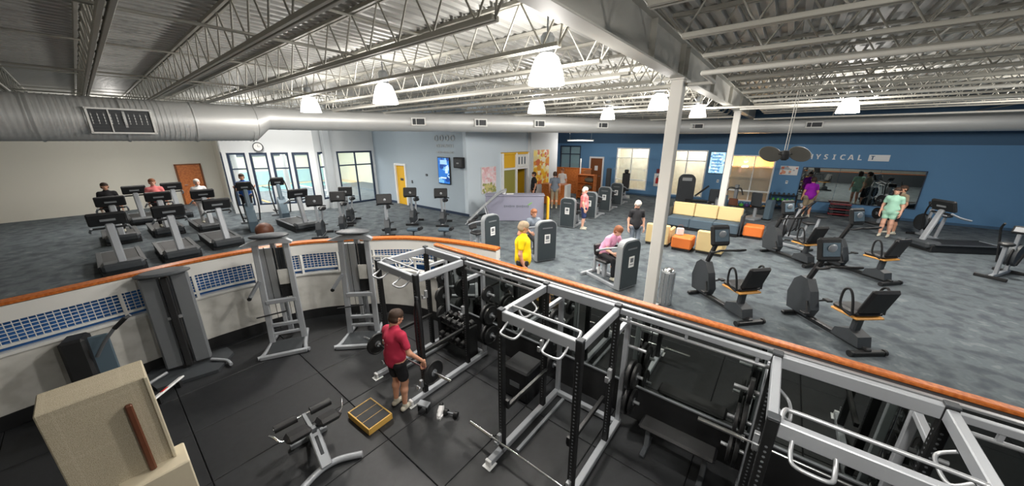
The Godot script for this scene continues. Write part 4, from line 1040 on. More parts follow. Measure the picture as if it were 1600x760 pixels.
func make_treadmill(label: String) -> Node3D:   # user faces -Z
	var t := thing("treadmill", label, "treadmill", Vector3.ZERO, 0, "treadmills in rows on the left")
	part("deck", Sh.new().box(V(0, .11, .95), V(.8, .22, 1.9), Basis(), .02), M.black, t)
	part("belt", Sh.new().box(V(0, .222, 1.0), V(.54, .01, 1.7)), M.black, t)
	part("rear_edge", Sh.new().box(V(0, .2, 1.9), V(.82, .05, .05), Basis(), .008), M.silver_paint, t)
	part("mast", Sh.new().bar(V(0, .15, .02), V(0, 1.24, .3), .16, .1, .03), M.silver_paint, t)
	for s in [-1.0, 1.0]:
		part("side_rail", Sh.new().box(V(s * .37, .23, .98), V(.1, .03, 1.8), Basis(), .008), M.charcoal, t)
		part("hand_rail", Sh.new().path(smooth([V(s * .3, 1.16, .28), V(s * .34, 1.05, .5), V(s * .34, .98, .78)], 4), .026, 8), M.silver_paint, t)
	part("hood", Sh.new().box(V(0, .2, .1), V(.74, .22, .42), Basis(), .06), M.charcoal, t)
	part("console", Sh.new().box(V(0, 1.36, .3), V(.66, .34, .1), Basis(Vector3.RIGHT, -.35), .03), M.black, t)
	part("console_badge", Sh.new().box(V(0, 1.34, .235), V(.26, .05, .02), Basis(Vector3.RIGHT, -.35)), M.silver, t)
	part("cross_bar", Sh.new().tube(V(-.3, 1.14, .3), V(.3, 1.14, .3), .025, -1, 8), M.black, t)
	return t
func make_elliptical(label: String) -> Node3D:
	var t := thing("elliptical_trainer", label, "elliptical", Vector3.ZERO, 0, "elliptical trainers by the bay windows")
	part("front_housing", Sh.new().prism(PackedVector2Array([Vector2(-.42, .02), Vector2(.5, .02), Vector2(.52, .4), Vector2(.3, .78), Vector2(-.05, 1.0), Vector2(-.3, .8), Vector2(-.44, .4)]), .26, Transform3D(Basis(V(0, 0, -1), V(0, 1, 0), V(1, 0, 0)), V(.13, 0, 0))), M.blue_body, t)
	part("mast", Sh.new().bar(V(0, .7, -.1), V(0, 1.5, .12), .14, .16, .03), M.blue_body, t)
	part("console", Sh.new().box(V(0, 1.62, .16), V(.46, .34, .1), Basis(Vector3.RIGHT, -.3), .03), M.black, t)
	part("console_badge", Sh.new().box(V(0, 1.58, .1), V(.2, .05, .02), Basis(Vector3.RIGHT, -.3)), M.silver, t)
	part("rear_beam", Sh.new().bar(V(0, .06, .3), V(0, .06, 1.5), .1, .1, .012).box(V(0, .05, 1.45), V(.6, .08, .1), Basis(), .012), M.grey_metal, t)
	for s in [-1.0, 1.0]:
		part("swing_arm", Sh.new().path(smooth([V(s * .24, .35, -.05), V(s * .3, .9, .05), V(s * .3, 1.3, .22), V(s * .27, 1.55, .3), V(s * .22, 1.68, .26)], 4), .024, 8), M.black, t)
		part("pedal", Sh.new().box(V(s * .18, .3 + .06 * s, .75), V(.16, .05, .38), Basis(), .012), M.black, t)
		part("pedal_link", Sh.new().bar(V(s * .18, .26 + .06 * s, .9), V(s * .24, .35, -.02), .05, .05, .006), M.silver_paint, t)
	return t
func make_bike(label: String) -> Node3D:   # upright exercise bike, rider faces -Z
	var t := thing("exercise_bike", label, "exercise bike", Vector3.ZERO, 0, "upright exercise bikes behind the curved wall")
	part("housing", Sh.new().prism(PackedVector2Array([Vector2(-.4, .1), Vector2(.15, .12), Vector2(.2, .4), Vector2(-.1, .62), Vector2(-.38, .56), Vector2(-.48, .34)]), .16, Transform3D(Basis(V(0, 0, 1), V(0, 1, 0), V(-1, 0, 0)), V(-.08, 0, 0))), M.charcoal, t)
	for z in [-.42, .46]: part("floor_bar", Sh.new().box(V(0, .04, z), V(.5, .08, .08), Basis(), .012), M.black, t)
	part("spine", Sh.new().bar(V(0, .07, -.42), V(0, .07, .46), .08, .08, .01), M.silver_paint, t)
	part("front_post", Sh.new().bar(V(0, .5, -.25), V(0, 1.18, -.36), .07, .08, .01), M.silver_paint, t)
	part("console", Sh.new().box(V(0, 1.32, -.38), V(.5, .34, .09), Basis(Vector3.RIGHT, .25), .025), M.black, t)
	part("console_badge", Sh.new().ell(V(-.02, 1.3, -.44), V(.045, .045, .012), Basis(), 12, 6), M.silver, t)
	part("handle_bar", Sh.new().path(smooth([V(-.25, 1.08, -.12), V(-.26, 1.12, -.3), V(-.1, 1.14, -.38), V(.1, 1.14, -.38), V(.26, 1.12, -.3), V(.25, 1.08, -.12)], 4), .02, 8), M.black, t)
	part("seat_post", Sh.new().bar(V(0, .2, .22), V(0, .86, .36), .06, .06, .008), M.silver_paint, t)
	part("saddle", Sh.new().blob([[V(0, .9, .46), V(0, .9, .3), .085, .05], [V(-.07, .9, .46), V(.07, .9, .46), .06, .06], [V(0, .9, .3), V(0, .895, .16), .045, .03]], .014, .04), M.pad, t)
	for s in [-1.0, 1.0]: part("pedal", Sh.new().box(V(s * .17, .3 - .12 * s, -.02), V(.1, .03, .1), Basis(), .008).tube(V(s * .08, .3, -.06), V(s * .12, .3 - .12 * s, -.02), .014, -1, 6), M.black, t)
	return t
func make_recumbent(label: String) -> Node3D:   # rider faces -Z; console mast in front, bucket seat behind
	var t := thing("recumbent_bike", label, "recumbent bike", Vector3.ZERO, 0, "black recumbent bikes with yellow trim")
	part("rail", Sh.new().bar(V(0, .08, -.7), V(0, .08, .7), .09, .08, .012), M.black_metal, t)
	part("rear_bar", Sh.new().box(V(0, .05, .68), V(.5, .07, .08), Basis(), .012), M.black_metal, t)
	for s in [-1.0, 1.0]: part("wheel", Sh.new().tube(V(s * .25, .05, .68), V(s * .29, .05, .68), .05, -1, 14), M.black, t)
	part("front_foot", Sh.new().box(V(0, .04, -.66), V(.52, .06, .08), Basis(), .012), M.black_metal, t)
	part("front_housing", Sh.new().prism(PackedVector2Array([Vector2(-.8, .1), Vector2(-.36, .1), Vector2(-.3, .26), Vector2(-.4, .58), Vector2(-.52, .78), Vector2(-.66, .8), Vector2(-.78, .7), Vector2(-.86, .4)]), .16, Transform3D(Basis(V(0, 0, 1), V(0, 1, 0), V(-1, 0, 0)), V(-.08, 0, 0))), M.charcoal, t)
	part("mast", Sh.new().bar(V(0, .7, -.6), V(0, 1.26, -.4), .07, .09, .02), M.black, t)
	part("console", Sh.new().box(V(0, 1.4, -.36), V(.42, .42, .09), Basis(Vector3.RIGHT, -.25), .044), M.black, t)
	part("console_screen", Sh.new().box(V(0, 1.41, -.312), V(.3, .24, .02), Basis(Vector3.RIGHT, -.25), .006), M.blue_body, t)
	part("console_badge", Sh.new().ell(V(0, 1.44, -.3), V(.085, .075, .02), Basis(), 12, 6), M.silver, t)
	part("handle_loop", Sh.new().path(smooth([V(-.2, 1.1, -.28), V(-.3, 1.14, -.12), V(-.28, 1.2, .0), V(-.16, 1.14, -.16), V(0, 1.1, -.3), V(.16, 1.14, -.16), V(.28, 1.2, .0), V(.3, 1.14, -.12), V(.2, 1.1, -.28)], 4), .02, 8), M.black, t)
	part("seat_pillar", Sh.new().bar(V(0, .1, .4), V(0, .56, .42), .09, .13, .02), M.charcoal, t)
	part("pillar_cover", Sh.new().prism(PackedVector2Array([Vector2(.16, .1), Vector2(.62, .1), Vector2(.58, .26), Vector2(.4, .32), Vector2(.2, .24)]), .22, Transform3D(Basis(V(0, 0, 1), V(0, 1, 0), V(-1, 0, 0)), V(-.11, 0, 0))), M.charcoal, t)
	part("yellow_trim", Sh.new().box(V(0, .575, .36), V(.44, .035, .44), Basis(), .01), M.amber, t)
	part("seat", Sh.new().box(V(0, .63, .34), V(.42, .09, .42), Basis(), .035), M.pad, t)
	part("backrest", Sh.new().box(V(0, .88, .6), V(.42, .46, .08), Basis(Vector3.RIGHT, .3), .035), M.pad, t)
	for s in [-1.0, 1.0]:
		part("seat_handle", Sh.new().path(smooth([V(s * .24, .6, .5), V(s * .3, .7, .36), V(s * .3, .95, .34), V(s * .3, 1.02, .42), V(s * .28, .9, .48), V(s * .25, .62, .52)], 4), .018, 8), M.black, t)
		part("pedal", Sh.new().box(V(s * .18, .34 + .12 * s, -.3), V(.1, .04, .12), Basis(), .01).tube(V(s * .09, .4, -.4), V(s * .14, .34 + .12 * s, -.3), .016, -1, 6), M.black, t)
	return t
func make_cross(label: String) -> Node3D:   # fan-type bike / arm machine
	var t := thing("air_bike", label, "air bike", Vector3.ZERO, 0, "dark fan bikes at the right")
	part("fan_cage", Sh.new().tube(V(-.08, .48, -.4), V(.08, .48, -.4), .27, -1, 22), M.charcoal, t)
	part("cage_rim", Sh.new().path(ring(V(0, .48, -.4), .28, 24), .022, 6, true), M.black, t)
	part("frame", Sh.new().bar(V(0, .06, -.5), V(0, .06, .55), .08, .08, .01).bar(V(0, .08, .3), V(0, .8, .4), .07, .07, .01).bar(V(0, .1, -.3), V(0, 1.05, -.15), .07, .07, .01), M.silver_paint, t)
	for z in [-.52, .55]: part("foot", Sh.new().box(V(0, .04, z), V(.5, .07, .07), Basis(), .01), M.black, t)
	part("saddle", Sh.new().ell(V(0, .86, .42), V(.13, .05, .17), Basis(), 12, 8), M.pad, t)
	part("console", Sh.new().box(V(0, 1.14, -.18), V(.28, .2, .06), Basis(Vector3.RIGHT, -.5), .02), M.black, t)
	part("console_screen", Sh.new().box(V(0, 1.155, -.145), V(.2, .12, .01), Basis(Vector3.RIGHT, -.5)), M.silver, t)
	for s in [-1.0, 1.0]: part("swing_arm", Sh.new().path(smooth([V(s * .14, .3, -.1), V(s * .22, .8, -.08), V(s * .25, 1.15, .05), V(s * .2, 1.3, .16)], 4), .022, 8), M.black, t)
	return t
func ring(c: Vector3, r: float, k: int) -> Array:   # circle in the YZ plane
	var o := []
	for i in k: o.append(c + V(0, cos(TAU * i / k) * r, sin(TAU * i / k) * r))
	return o
func cardio():
	var T := [[-12.75, -1.16, "treadmill nearest the curved wall, its silver mast left of the cable machines"], [-13.1, -2.26, "treadmill of the front row nearest the trainers at the bay windows"], [-12.55, -.05, "treadmill of the front row at the left edge, above the trainer shroud"], [-16.1, -2.45, "treadmill of the second row used by the person in white"], [-16.5, -1.35, "treadmill of the second row used by the person in pink and red"], [-16.3, -.25, "treadmill of the second row at the left edge of the photograph"], [-19.6, -1.0, "treadmill in the last row before the cream wall, left one"], [-19.9, -2.1, "treadmill in the last row before the cream wall, by the brown door"], [-13.5, -4.65, "black treadmill standing alone below the row of bay windows"]]
	for e in T: copy_of("treadmill", make_treadmill, e[2], V(e[0], MF, e[1]), -90)
	copy_of("elliptical", make_elliptical, "elliptical trainer used by the person in blue before the bay windows", V(-15.2, MF, -3.45), -100)
	copy_of("elliptical", make_elliptical, "elliptical trainer with no rider below the wall clock windows", V(-16.0, MF, -4.75), -100)
	var B := [[-12.3, -4.7, -125, "exercise bike closest to the left cable machine top"], [-13.6, -6.4, -130, "exercise bike farthest away, before the grey window pier"], [-10.75, -6.3, -125, "exercise bike in the middle above the right cable machine"], [-11.4, -7.9, -140, "exercise bike second from the right, below the orange door"], [-10.3, -8.5, -140, "exercise bike at the right end, below the tall blue screen"], [-12.6, -5.6, -125, "exercise bike second from the left behind the curved wall"]]
	for e in B: copy_of("bike", make_bike, e[3], V(e[0], MF, e[1]), e[2])
	var R := [[-.52, -7.36, 48, "recumbent bike standing alone right of the front column"], [1.06, -7.46, 40, "large recumbent bike at the lower right by the wood cap"], [.5, -11.9, 48, "recumbent bike farther back, left of the pair behind"], [1.85, -11.5, 48, "recumbent bike cut off by the right edge, behind the large one"]]
	for e in R: copy_of("recumbent", make_recumbent, e[3], V(e[0], MF, e[1]), e[2])
	copy_of("air_bike", make_cross, "dark fan bike before the blue wall with the wall mirror", V(.45, MF, -13.3), 60)
	copy_of("air_bike", make_cross, "dark fan bike beside the first, nearer the wall mirror", V(.75, MF, -14.6), 75)
	var t := thing("exercise_ball", "reddish brown exercise ball by the elliptical trainers", "ball", V(-13.55, MF, -3.35))
	part("ball", Sh.new().ell(V(0, .27, 0), V(.27, .27, .27), Basis(), 20, 14), M.wood_dark, t)
	part("valve", Sh.new().tube(V(.19, .45, 0), V(.2, .465, 0), .015, -1, 8), M.charcoal, t)
	for e in [[-9.6, -6.55, "low blue-grey stool beyond the curved wood cap, left one"], [-8.75, -7.2, "low blue-grey stool beyond the curved wood cap, right one"]]:
		var s := thing("roller_stool", e[2], "stool", V(e[0], MF, e[1]), 30, "low padded stools")
		part("pad", Sh.new().box(V(0, .3, 0), V(.4, .1, .24), Basis(), .03), M.slate, s)
		part("post", Sh.new().tube(V(0, .05, 0), V(0, .26, 0), .03, -1, 8), M.charcoal, s)
		part("foot", Sh.new().box(V(0, .03, 0), V(.36, .05, .3), Basis(), .01), M.charcoal, s)
		part("roller", Sh.new().tube(V(.26, .34, -.1), V(.26, .34, .1), .06, -1, 12).bar(V(.0, .2, 0), V(.26, .34, 0), .03, .03), M.pad, s)
func picture(called: String, label: String, cat: String, at: Vector3, turn: float, w: float, h: float, img: Image, e := 0.0, border := .03, fm: Material = null):
	var t := thing(called, label, cat, at, turn)
	part("frame", Sh.new().box(V(0, 0, 0), V(w + border, h + border, .05), Basis(), .006), fm if fm else M.black, t)
	var m := StandardMaterial3D.new()
	var tx := ImageTexture.create_from_image(img)
	m.albedo_texture = tx; m.roughness = .4
	if e > 0.0:
		m.emission_enabled = true; m.emission_texture = tx; m.emission_energy_multiplier = e
		m.albedo_color = Color(.1, .1, .1)
	var q := QuadMesh.new(); q.size = Vector2(w, h)
	inst("image", q, m, t, Transform3D(Basis(), V(0, 0, .027)))
func canvas(w: int, h: int, c: Color) -> Image:
	var i := Image.create(w, h, false, Image.FORMAT_RGB8); i.fill(c); return i
func dots(i: Image, cols: Array, count: int, r0: int, r1: int, sd: int, y0 := 0.0, y1 := 1.0):
	var g := RandomNumberGenerator.new(); g.seed = sd
	for k in count:
		var r := g.randi_range(r0, r1)
		var c := Vector2(g.randf() * i.get_width(), lerpf(y0, y1, g.randf()) * i.get_height())
		var col: Color = cols[g.randi() % cols.size()]
		for y in range(maxi(0, int(c.y) - r), mini(i.get_height(), int(c.y) + r)):
			for x in range(maxi(0, int(c.x) - r), mini(i.get_width(), int(c.x) + r)):
				if Vector2(x, y).distance_to(c) < r: i.set_pixel(x, y, col)
func letters(txt: String, size: float, depth: float) -> TextMesh:
	var tm := TextMesh.new()
	var f := SystemFont.new(); f.font_names = PackedStringArray(["Droid Sans"]); f.font_weight = 700
	tm.font = f; tm.text = txt; tm.font_size = 64; tm.pixel_size = size / 64.0; tm.depth = depth; tm.curve_step = 4.0
	return tm
func desk_area():
	var im := canvas(64, 128, rgb(40, 120, 210))
	dots(im, [rgb(120, 190, 245), rgb(30, 90, 180), rgb(200, 230, 255), rgb(20, 70, 150)], 26, 4, 13, 2)
	im.fill_rect(Rect2i(40, 52, 16, 24), rgb(210, 235, 250)); im.fill_rect(Rect2i(12, 96, 34, 8), rgb(220, 240, 255)); im.fill_rect(Rect2i(12, 10, 40, 22), rgb(170, 215, 250))
	picture("wall_screen_display", "tall bright blue information screen on the pale wall", "screen", V(-11.98, 3.02, -10.06), 0, .74, 1.12, im, 1.1, .06)
	var t := thing("loudspeaker", "square black box mounted on the pale wall right of the screen", "speaker", V(-10.86, 3.42, -9.95), 10)
	part("cabinet", Sh.new().box(V(0, 0, 0), V(.48, .44, .2), Basis(), .02), M.black, t)
	part("grille", Sh.new().box(V(0, -.02, .102), V(.4, .32, .01)), M.charcoal, t)
	part("badge", Sh.new().box(V(0, -.02, .11), V(.12, .05, .006)), M.silver, t)
	# faint lettering rows above the screen
	t = thing("wall_lettering", "faint pale raised lettering rows on the wall above the blue screen", "lettering", V(-11.9, 4.0, -10.09))
	for k in 4: part("emblem", Sh.new().lathe([Vector2(.09, 0), Vector2(.13, 0), Vector2(.13, .015), Vector2(.09, .015), Vector2(.09, 0)], Transform3D(Basis(V(1, 0, 0), V(0, 0, 1), V(0, -1, 0)), V(-.54 + .36 * k, .42, 0)), 16), M.wall_grey, t)
	for k in 9: part("letter", Sh.new().box(V(-.52 + .13 * k, .1, .008), V(.07, .13 if k % 3 else .1, .015)), M.wall_grey, t)
	for k in 12: part("letter", Sh.new().box(V(-.55 + .1 * k, -.18, .008), V(.06, .08 if k % 4 else .05, .015)), M.wall_grey, t)
	for e in [[V(-13.3, 2.75, -10.08), "small dark switch plate left of the tall blue screen", .14, .1], [V(-14.5, 2.35, -10.08), "small dark card reader beside the orange door", .1, .14]]:
		var s := thing("switch_plate", e[1], "switch", e[0])
		part("plate", Sh.new().box(V(0, 0, 0), V(e[2], e[3], .02), Basis(), .004), M.charcoal, s)
		part("button", Sh.new().box(V(0, 0, .012), V(.04, .04, .008), Basis(), .002), M.silver, s)
	# posters on the reception wall
	im = canvas(64, 80, rgb(226, 214, 220))
	dots(im, [rgb(236, 200, 206), rgb(226, 176, 180), rgb(240, 226, 228)], 60, 3, 8, 5, 0, .6); dots(im, [rgb(180, 178, 110), rgb(150, 156, 96), rgb(206, 196, 130)], 60, 2, 6, 6, .65, 1)
	picture("flower_poster", "pale poster of pink flowers on the wall behind the desk", "poster", V(-10.51, 2.6, -11.4), 90, .95, 1.16, im, 0, .02, M.white)
	im = canvas(64, 96, rgb(232, 216, 150))
	dots(im, [rgb(236, 186, 40), rgb(226, 150, 40), rgb(246, 222, 120), rgb(214, 106, 60), rgb(240, 232, 206)], 90, 3, 9, 7)
	picture("sunflower_poster", "tall yellow sunflower poster on the white pier", "poster", V(-10.42, 2.95, -15.5), 90, 1.5, 1.8, im, 0, .02, M.white)
	t = thing("alarm_box", "small red alarm box on the white pier below the sunflower poster", "alarm box", V(-10.4, 1.9, -14.75), 90)
	part("box", Sh.new().box(V(0, 0, 0), V(.22, .24, .08), Basis(), .01), M.red, t)
	part("label", Sh.new().box(V(0, .03, .042), V(.12, .06, .006)), M.paper, t)
	# reception desk with its front from (-9.4,-10.05) to (-7.65,-11.45)
	t = thing("reception_desk", "wide lavender-grey reception desk with blurred logo lettering", "desk", V(-8.5, MF, -10.78), 38.5)
	part("front", Sh.new().box(V(0, .52, 0), V(2.4, 1.04, .12), Basis(), .02), M.desk, t)
	part("counter", Sh.new().box(V(0, 1.06, -.22), V(2.46, .05, .62), Basis(), .012), M.desk, t)
	part("left_end", Sh.new().box(V(-1.14, .5, -.36), V(.1, 1.0, .6), Basis(), .01), M.charcoal, t)
	part("right_end", Sh.new().box(V(1.15, .5, -.36), V(.1, 1.0, .6), Basis(), .01), M.yellow_paint, t)
	for k in 13: part("logo_letter", Sh.new().box(V(-.42 + .075 * k + (.06 if k > 5 else 0.0), .62, .064), V(.05, .07 if k % 3 else .1, .012), Basis(), .003), M.desk_text, t)
	part("logo_leaf", Sh.new().ell(V(.62, .72, .066), V(.12, .03, .008), Basis(V(0, 0, 1), .6), 12, 6), M.green, t)
	t = thing("flower_vase", "white papers and small vase on the reception counter", "vase", V(-8.95, MF + 1.09, -10.62), 38)
	part("vase", Sh.new().lathe([Vector2(0, 0), Vector2(.06, 0), Vector2(.08, .08), Vector2(.05, .16), Vector2(.06, .2)], Transform3D(), 14), M.paper, t)
	part("papers", Sh.new().box(V(.25, .012, 0), V(.3, .02, .2)), M.paper, t)
	t = thing("side_panel", "upright poster stand with yellow edge at the right end of the reception desk", "panel", V(-7.42, MF, -11.6), 38.5)
	part("panel", Sh.new().box(V(0, .5, 0), V(.08, 1.0, .5), Basis(), .008), M.yellow_paint, t)
	part("print", Sh.new().box(V(.045, .5, 0), V(.01, .9, .42)), M.paper, t)
	part("foot", Sh.new().box(V(0, .02, 0), V(.3, .04, .5), Basis(), .006), M.charcoal, t)
	# office partition and counters in front of the blue wall
	t = thing("office_partition", "orange-brown wooden office partition before the blue wall", "partition", V(-10.9, MF, -19.1))
	for k in 5: part("wood_panel", Sh.new().box(V(-2.0 + .82 * k, .78, 0), V(.812, 1.56, .08), Basis(), .008), M.wood_panel, t)
	part("top_cap", Sh.new().box(V(-.36, 1.58, 0), V(4.14, .05, .14), Basis(), .01), M.wood_panel, t)
	part("end_panel", Sh.new().box(V(1.68, .78, .5), V(.06, 1.56, 1.0), Basis(), .008), M.wood_panel, t)
	part("white_post", Sh.new().box(V(1.3, 1.1, .6), V(.06, 2.2, .06), Basis(), .006), M.white, t)
	t = thing("service_counter", "wooden service counter with white front where staff stand", "counter", V(-9.35, MF, -15.3), 10)
	part("body", Sh.new().box(V(0, .5, 0), V(1.3, 1.0, .6), Basis(), .01), M.wood_panel, t)
	part("white_panel", Sh.new().box(V(.7, .52, .02), V(.12, 1.04, .66), Basis(), .008), M.white, t)
	part("top", Sh.new().box(V(0, 1.02, 0), V(1.36, .05, .68), Basis(), .012), M.wood_panel, t)
	t = thing("bookshelf", "wooden shelf unit with grey bags between the office panels", "shelf", V(-8.7, MF, -17.6), 0)
	for s in [-1.0, 1.0]: part("side", Sh.new().box(V(s * .5, .7, 0), V(.04, 1.4, .36), Basis(), .004), M.wood_panel, t)
	for k in 4: part("shelf_board", Sh.new().box(V(0, .1 + .42 * k, 0), V(.96, .04, .34), Basis(), .004), M.wood_panel, t)
	part("back_board", Sh.new().box(V(0, .7, -.17), V(1.0, 1.4, .02)), M.wood_panel, t)
	for k in 3:
		var g := thing("gym_bag", "grey gym bag on the %s shelf of the wooden unit" % ["lowest", "middle", "top"][k], "bag", V(-8.75 + .1 * k, MF + .122 + .42 * k, -17.6))
		part("body", Sh.new().ell(V(0, .14, 0), V(.3, .14, .14), Basis(), 14, 8), M.cloth_camo, g)
		part("handle", Sh.new().path(smooth([V(-.1, .25, 0), V(-.06, .33, 0), V(.06, .33, 0), V(.1, .25, 0)], 4), .01, 6), M.black, g)
	t = thing("pendant_light", "slim white linear pendant light in front of the office window", "ceiling lamp", V(-9.4, 4.35, -17.9), 20)
	part("body", Sh.new().box(V(0, 0, 0), V(1.5, .07, .16), Basis(), .015), M.white_gloss, t)
	part("diffuser", Sh.new().box(V(0, -.04, 0), V(1.44, .02, .12)), M.tube, t)
	for s in [-1.0, 1.0]: part("wire", Sh.new().tube(V(s * .6, .03, 0), V(s * .6, 1.5, 0), .006, -1, 5), M.white, t)
	omni(V(-9.4, 4.22, -17.9), 3.0, .2)
func back_area():
	var im := canvas(64, 96, rgb(176, 214, 236))
	dots(im, [rgb(220, 240, 250), rgb(120, 180, 220), rgb(90, 150, 200), rgb(240, 248, 252)], 40, 2, 6, 9)
	for k in 6: im.fill_rect(Rect2i(8, 10 + 14 * k, 46 - 5 * (k % 3), 4), rgb(60, 120, 170))
	picture("notice_screen", "bright pale blue notice screen between the windows on the blue wall", "screen", V(-2.92, 3.2, -20.94), 0, .68, 1.08, im, 1.3, .06)
	im = canvas(64, 44, rgb(230, 228, 226)); dots(im, [rgb(200, 90, 60), rgb(220, 150, 120), rgb(160, 170, 180)], 16, 3, 9, 12, .1, .9)
	picture("small_poster", "small landscape white poster left of the wall mirror", "poster", V(.1, 2.95, -20.96), 0, .66, .4, im, 0, .02, M.white)
	var t := thing("wall_sign", "white raised wall letters reading PHYSICAL over the wall mirror", "sign", V(1.6, 3.61, -20.98))
	var lm := letters("PHYSICAL", .3, .03)
	var xx := -1.12
	for ch in ["P", "H", "Y", "S", "I", "C", "A", "L"]:
		inst("letter", letters(ch, .3, .03), M.white_gloss, t, Transform3D(Basis(), V(xx, 0, .0))); xx += .27
	part("tag_plate", Sh.new().box(V(1.35, 0, .0), V(.62, .26, .02), Basis(), .004), M.white_gloss, t)
	inst("tag_letter", letters("T", .22, .012), M.wall_deep, t, Transform3D(Basis(), V(1.16, 0, .014)))
	t = thing("fire_extinguisher", "red fire extinguisher in a white wall cabinet left of the front column", "fire extinguisher", V(-5.82, 2.0, -20.95))
	part("cabinet", Sh.new().box(V(0, .1, 0), V(.4, .75, .06), Basis(), .01), M.white_gloss, t)
	part("cylinder", Sh.new().lathe([Vector2(0, -.14), Vector2(.07, -.14), Vector2(.07, .14), Vector2(.03, .2), Vector2(0, .2)], Transform3D(Basis(), V(0, .05, .1)), 14), M.red, t)
	part("valve", Sh.new().tube(V(0, .24, .1), V(0, .32, .1), .02, -1, 8).box(V(.03, .33, .1), V(.1, .02, .03)), M.black, t)
	part("sign_plate", Sh.new().box(V(0, .62, .02), V(.2, .24, .03)), M.plate_red, t)
	t = thing("wall_outlet", "small white outlet plate below the notice screen", "outlet", V(-2.75, 2.25, -20.985)); part("plate", Sh.new().box(V(0, 0, 0), V(.1, .16, .02), Basis(), .004), M.white_gloss, t); part("socket", Sh.new().box(V(0, 0, .011), V(.04, .08, .006)), M.grey_metal, t)
	t = thing("thermostat", "small white thermostat below the small poster", "thermostat", V(.12, 2.4, -20.985)); part("plate", Sh.new().box(V(0, 0, 0), V(.09, .15, .02), Basis(), .004), M.white_gloss, t); part("dial", Sh.new().box(V(0, .02, .011), V(.05, .05, .006)), M.grey_metal, t)
	# ceiling fan with two broad oval blades showing
	t = thing("ceiling_fan", "hanging ceiling fan with broad grey-brown oval blades before the blue wall", "fan", V(-.09, 4.0, -9.9), 38)
	t.scale = Vector3(.86, 1, .86)
	part("motor", Sh.new().lathe([Vector2(0, .1), Vector2(.09, .09), Vector2(.11, .02), Vector2(.1, -.08), Vector2(.05, -.12), Vector2(0, -.12)], Transform3D(), 18), M.black, t)
	for s in [-1.0, 1.0]:
		var bl := part("blade", Sh.new().ell(V(s * .38, .02, 0), V(.3, .016, .2), Basis(V(1, 0, 0), .98), 22, 8), M.fan, t)
		part("blade_iron", Sh.new().bar(V(s * .08, 0, 0), V(s * .18, .02, 0), .05, .02, .004), M.black, bl)
	for s in [-1.0, 1.0]: part("hanger_wire", Sh.new().tube(V(s * .03, .08, 0), V(s * .03, 1.88, 0), .008, -1, 6), M.steel_paint, t)
	# dumbbell stand under the small poster
	t = thing("weight_stand", "dark weight stand with lime green handles by the tan blind window", "weight rack", V(.12, MF, -20.6))
	for s in [-1.0, 1.0]: part("side", Sh.new().box(V(s * .5, .4, 0), V(.05, .8, .4), Basis(), .006), M.black_metal, t)
	for k in 3: part("tier", Sh.new().box(V(0, .18 + .27 * k, 0), V(.96, .03, .34), Basis(), .004), M.black_metal, t)
	for k in 3:
		for j in 5:
			var tier: String = ["bottom", "middle", "top"][k]
			var o := copy_of("mini_db_%d" % (1 if k == 1 else 0), func(l): return make_mini(l, k == 1), "small %s dumbbell %s of the %s tier on the dark weight stand" % ["lime" if k == 1 else "grey", ["at the left end", "second from the left", "in the middle", "second from the right", "at the right end"][j], tier], V(.12 - .36 + .18 * j, MF + .245 + .27 * k, -20.6), 0)
	var cols := ["amber", "lime", "purple", "orange", "lime", "yellow"]
	for k in 6:
		var kb := thing("kettlebell", "%s kettlebell on the floor below the tan blind window" % ["amber", "lime green", "purple", "orange", "pale green", "yellow"][k], "kettlebell", V(-1.7 + .23 * k, MF, -20.45), 0, "coloured kettlebells along the blue wall")
		part("ball", Sh.new().ell(V(0, .09, 0), V(.095, .09, .095), Basis(), 12, 8), M[cols[k]], kb)
		part("handle", Sh.new().path(smooth([V(-.05, .15, 0), V(-.06, .22, 0), V(0, .25, 0), V(.06, .22, 0), V(.05, .15, 0)], 3), .014, 6), M.charcoal, kb)
	for k in 5:
		var sp := thing("step_deck", "%s exercise step, %s of the stack under the wall mirror" % ["dark red" if k % 2 == 0 else "charcoal", ["at the bottom", "second from the bottom", "in the middle", "second from the top", "on top"][k]], "step", V(2.15, MF + .11 * k, -20.55), 4.0 * (k % 2), "stacked steps under the wall mirror")
		part("deck", Sh.new().box(V(0, .085, 0), V(.7, .05, .4), Basis(), .012), M.plate_red if k % 2 == 0 else M.charcoal, sp)
		part("riser", Sh.new().box(V(-.26, .03, 0), V(.12, .06, .36), Basis(), .006).box(V(.26, .03, 0), V(.12, .06, .36), Basis(), .006), M.black, sp)
	# machines along the blue wall behind the sofa
	t = thing("lat_tower", "dark tall weight tower before the window between the columns", "weight machine", V(-3.9, MF, -19.3), 15)
	part("tower", Sh.new().prism(rounded(.8, 1.55, .3, .0, 6), .3, Transform3D(Basis(), V(0, 0.02, .1))), M.charcoal, t)
	part("top_window", Sh.new().box(V(0, 1.32, .105), V(.44, .16, .012), Basis(), .003), M.silver, t)
	part("base", Sh.new().box(V(.4, .08, .5), V(1.8, .12, .5), Basis(), .02), M.silver_paint, t)
	part("arm", Sh.new().bar(V(.45, .5, .2), V(1.0, 1.05, .25), .08, .08, .01), M.black, t)
	part("bench_pad", Sh.new().box(V(.5, .3, .5), V(1.0, .1, .32), Basis(), .03), M.pad, t)
	for e in [[-2.35, -17.6, "charcoal seat back of a weight machine behind the sofa, left", 10.0], [-.75, -17.5, "charcoal seat back of a weight machine behind the sofa, right", -20.0]]:
		var g := copy_of("seat_machine", make_seat_machine, e[2], V(e[0], MF, e[1]), e[3])
	t = thing("floor_cylinder", "grey ribbed steel bin standing behind the sofa", "bin", V(-2.0, MF, -16.6))
	part("body", Sh.new().lathe([Vector2(0, 0), Vector2(.14, 0), Vector2(.14, .84), Vector2(.12, .86), Vector2(0, .86)], Transform3D(), 18), M.silver, t)
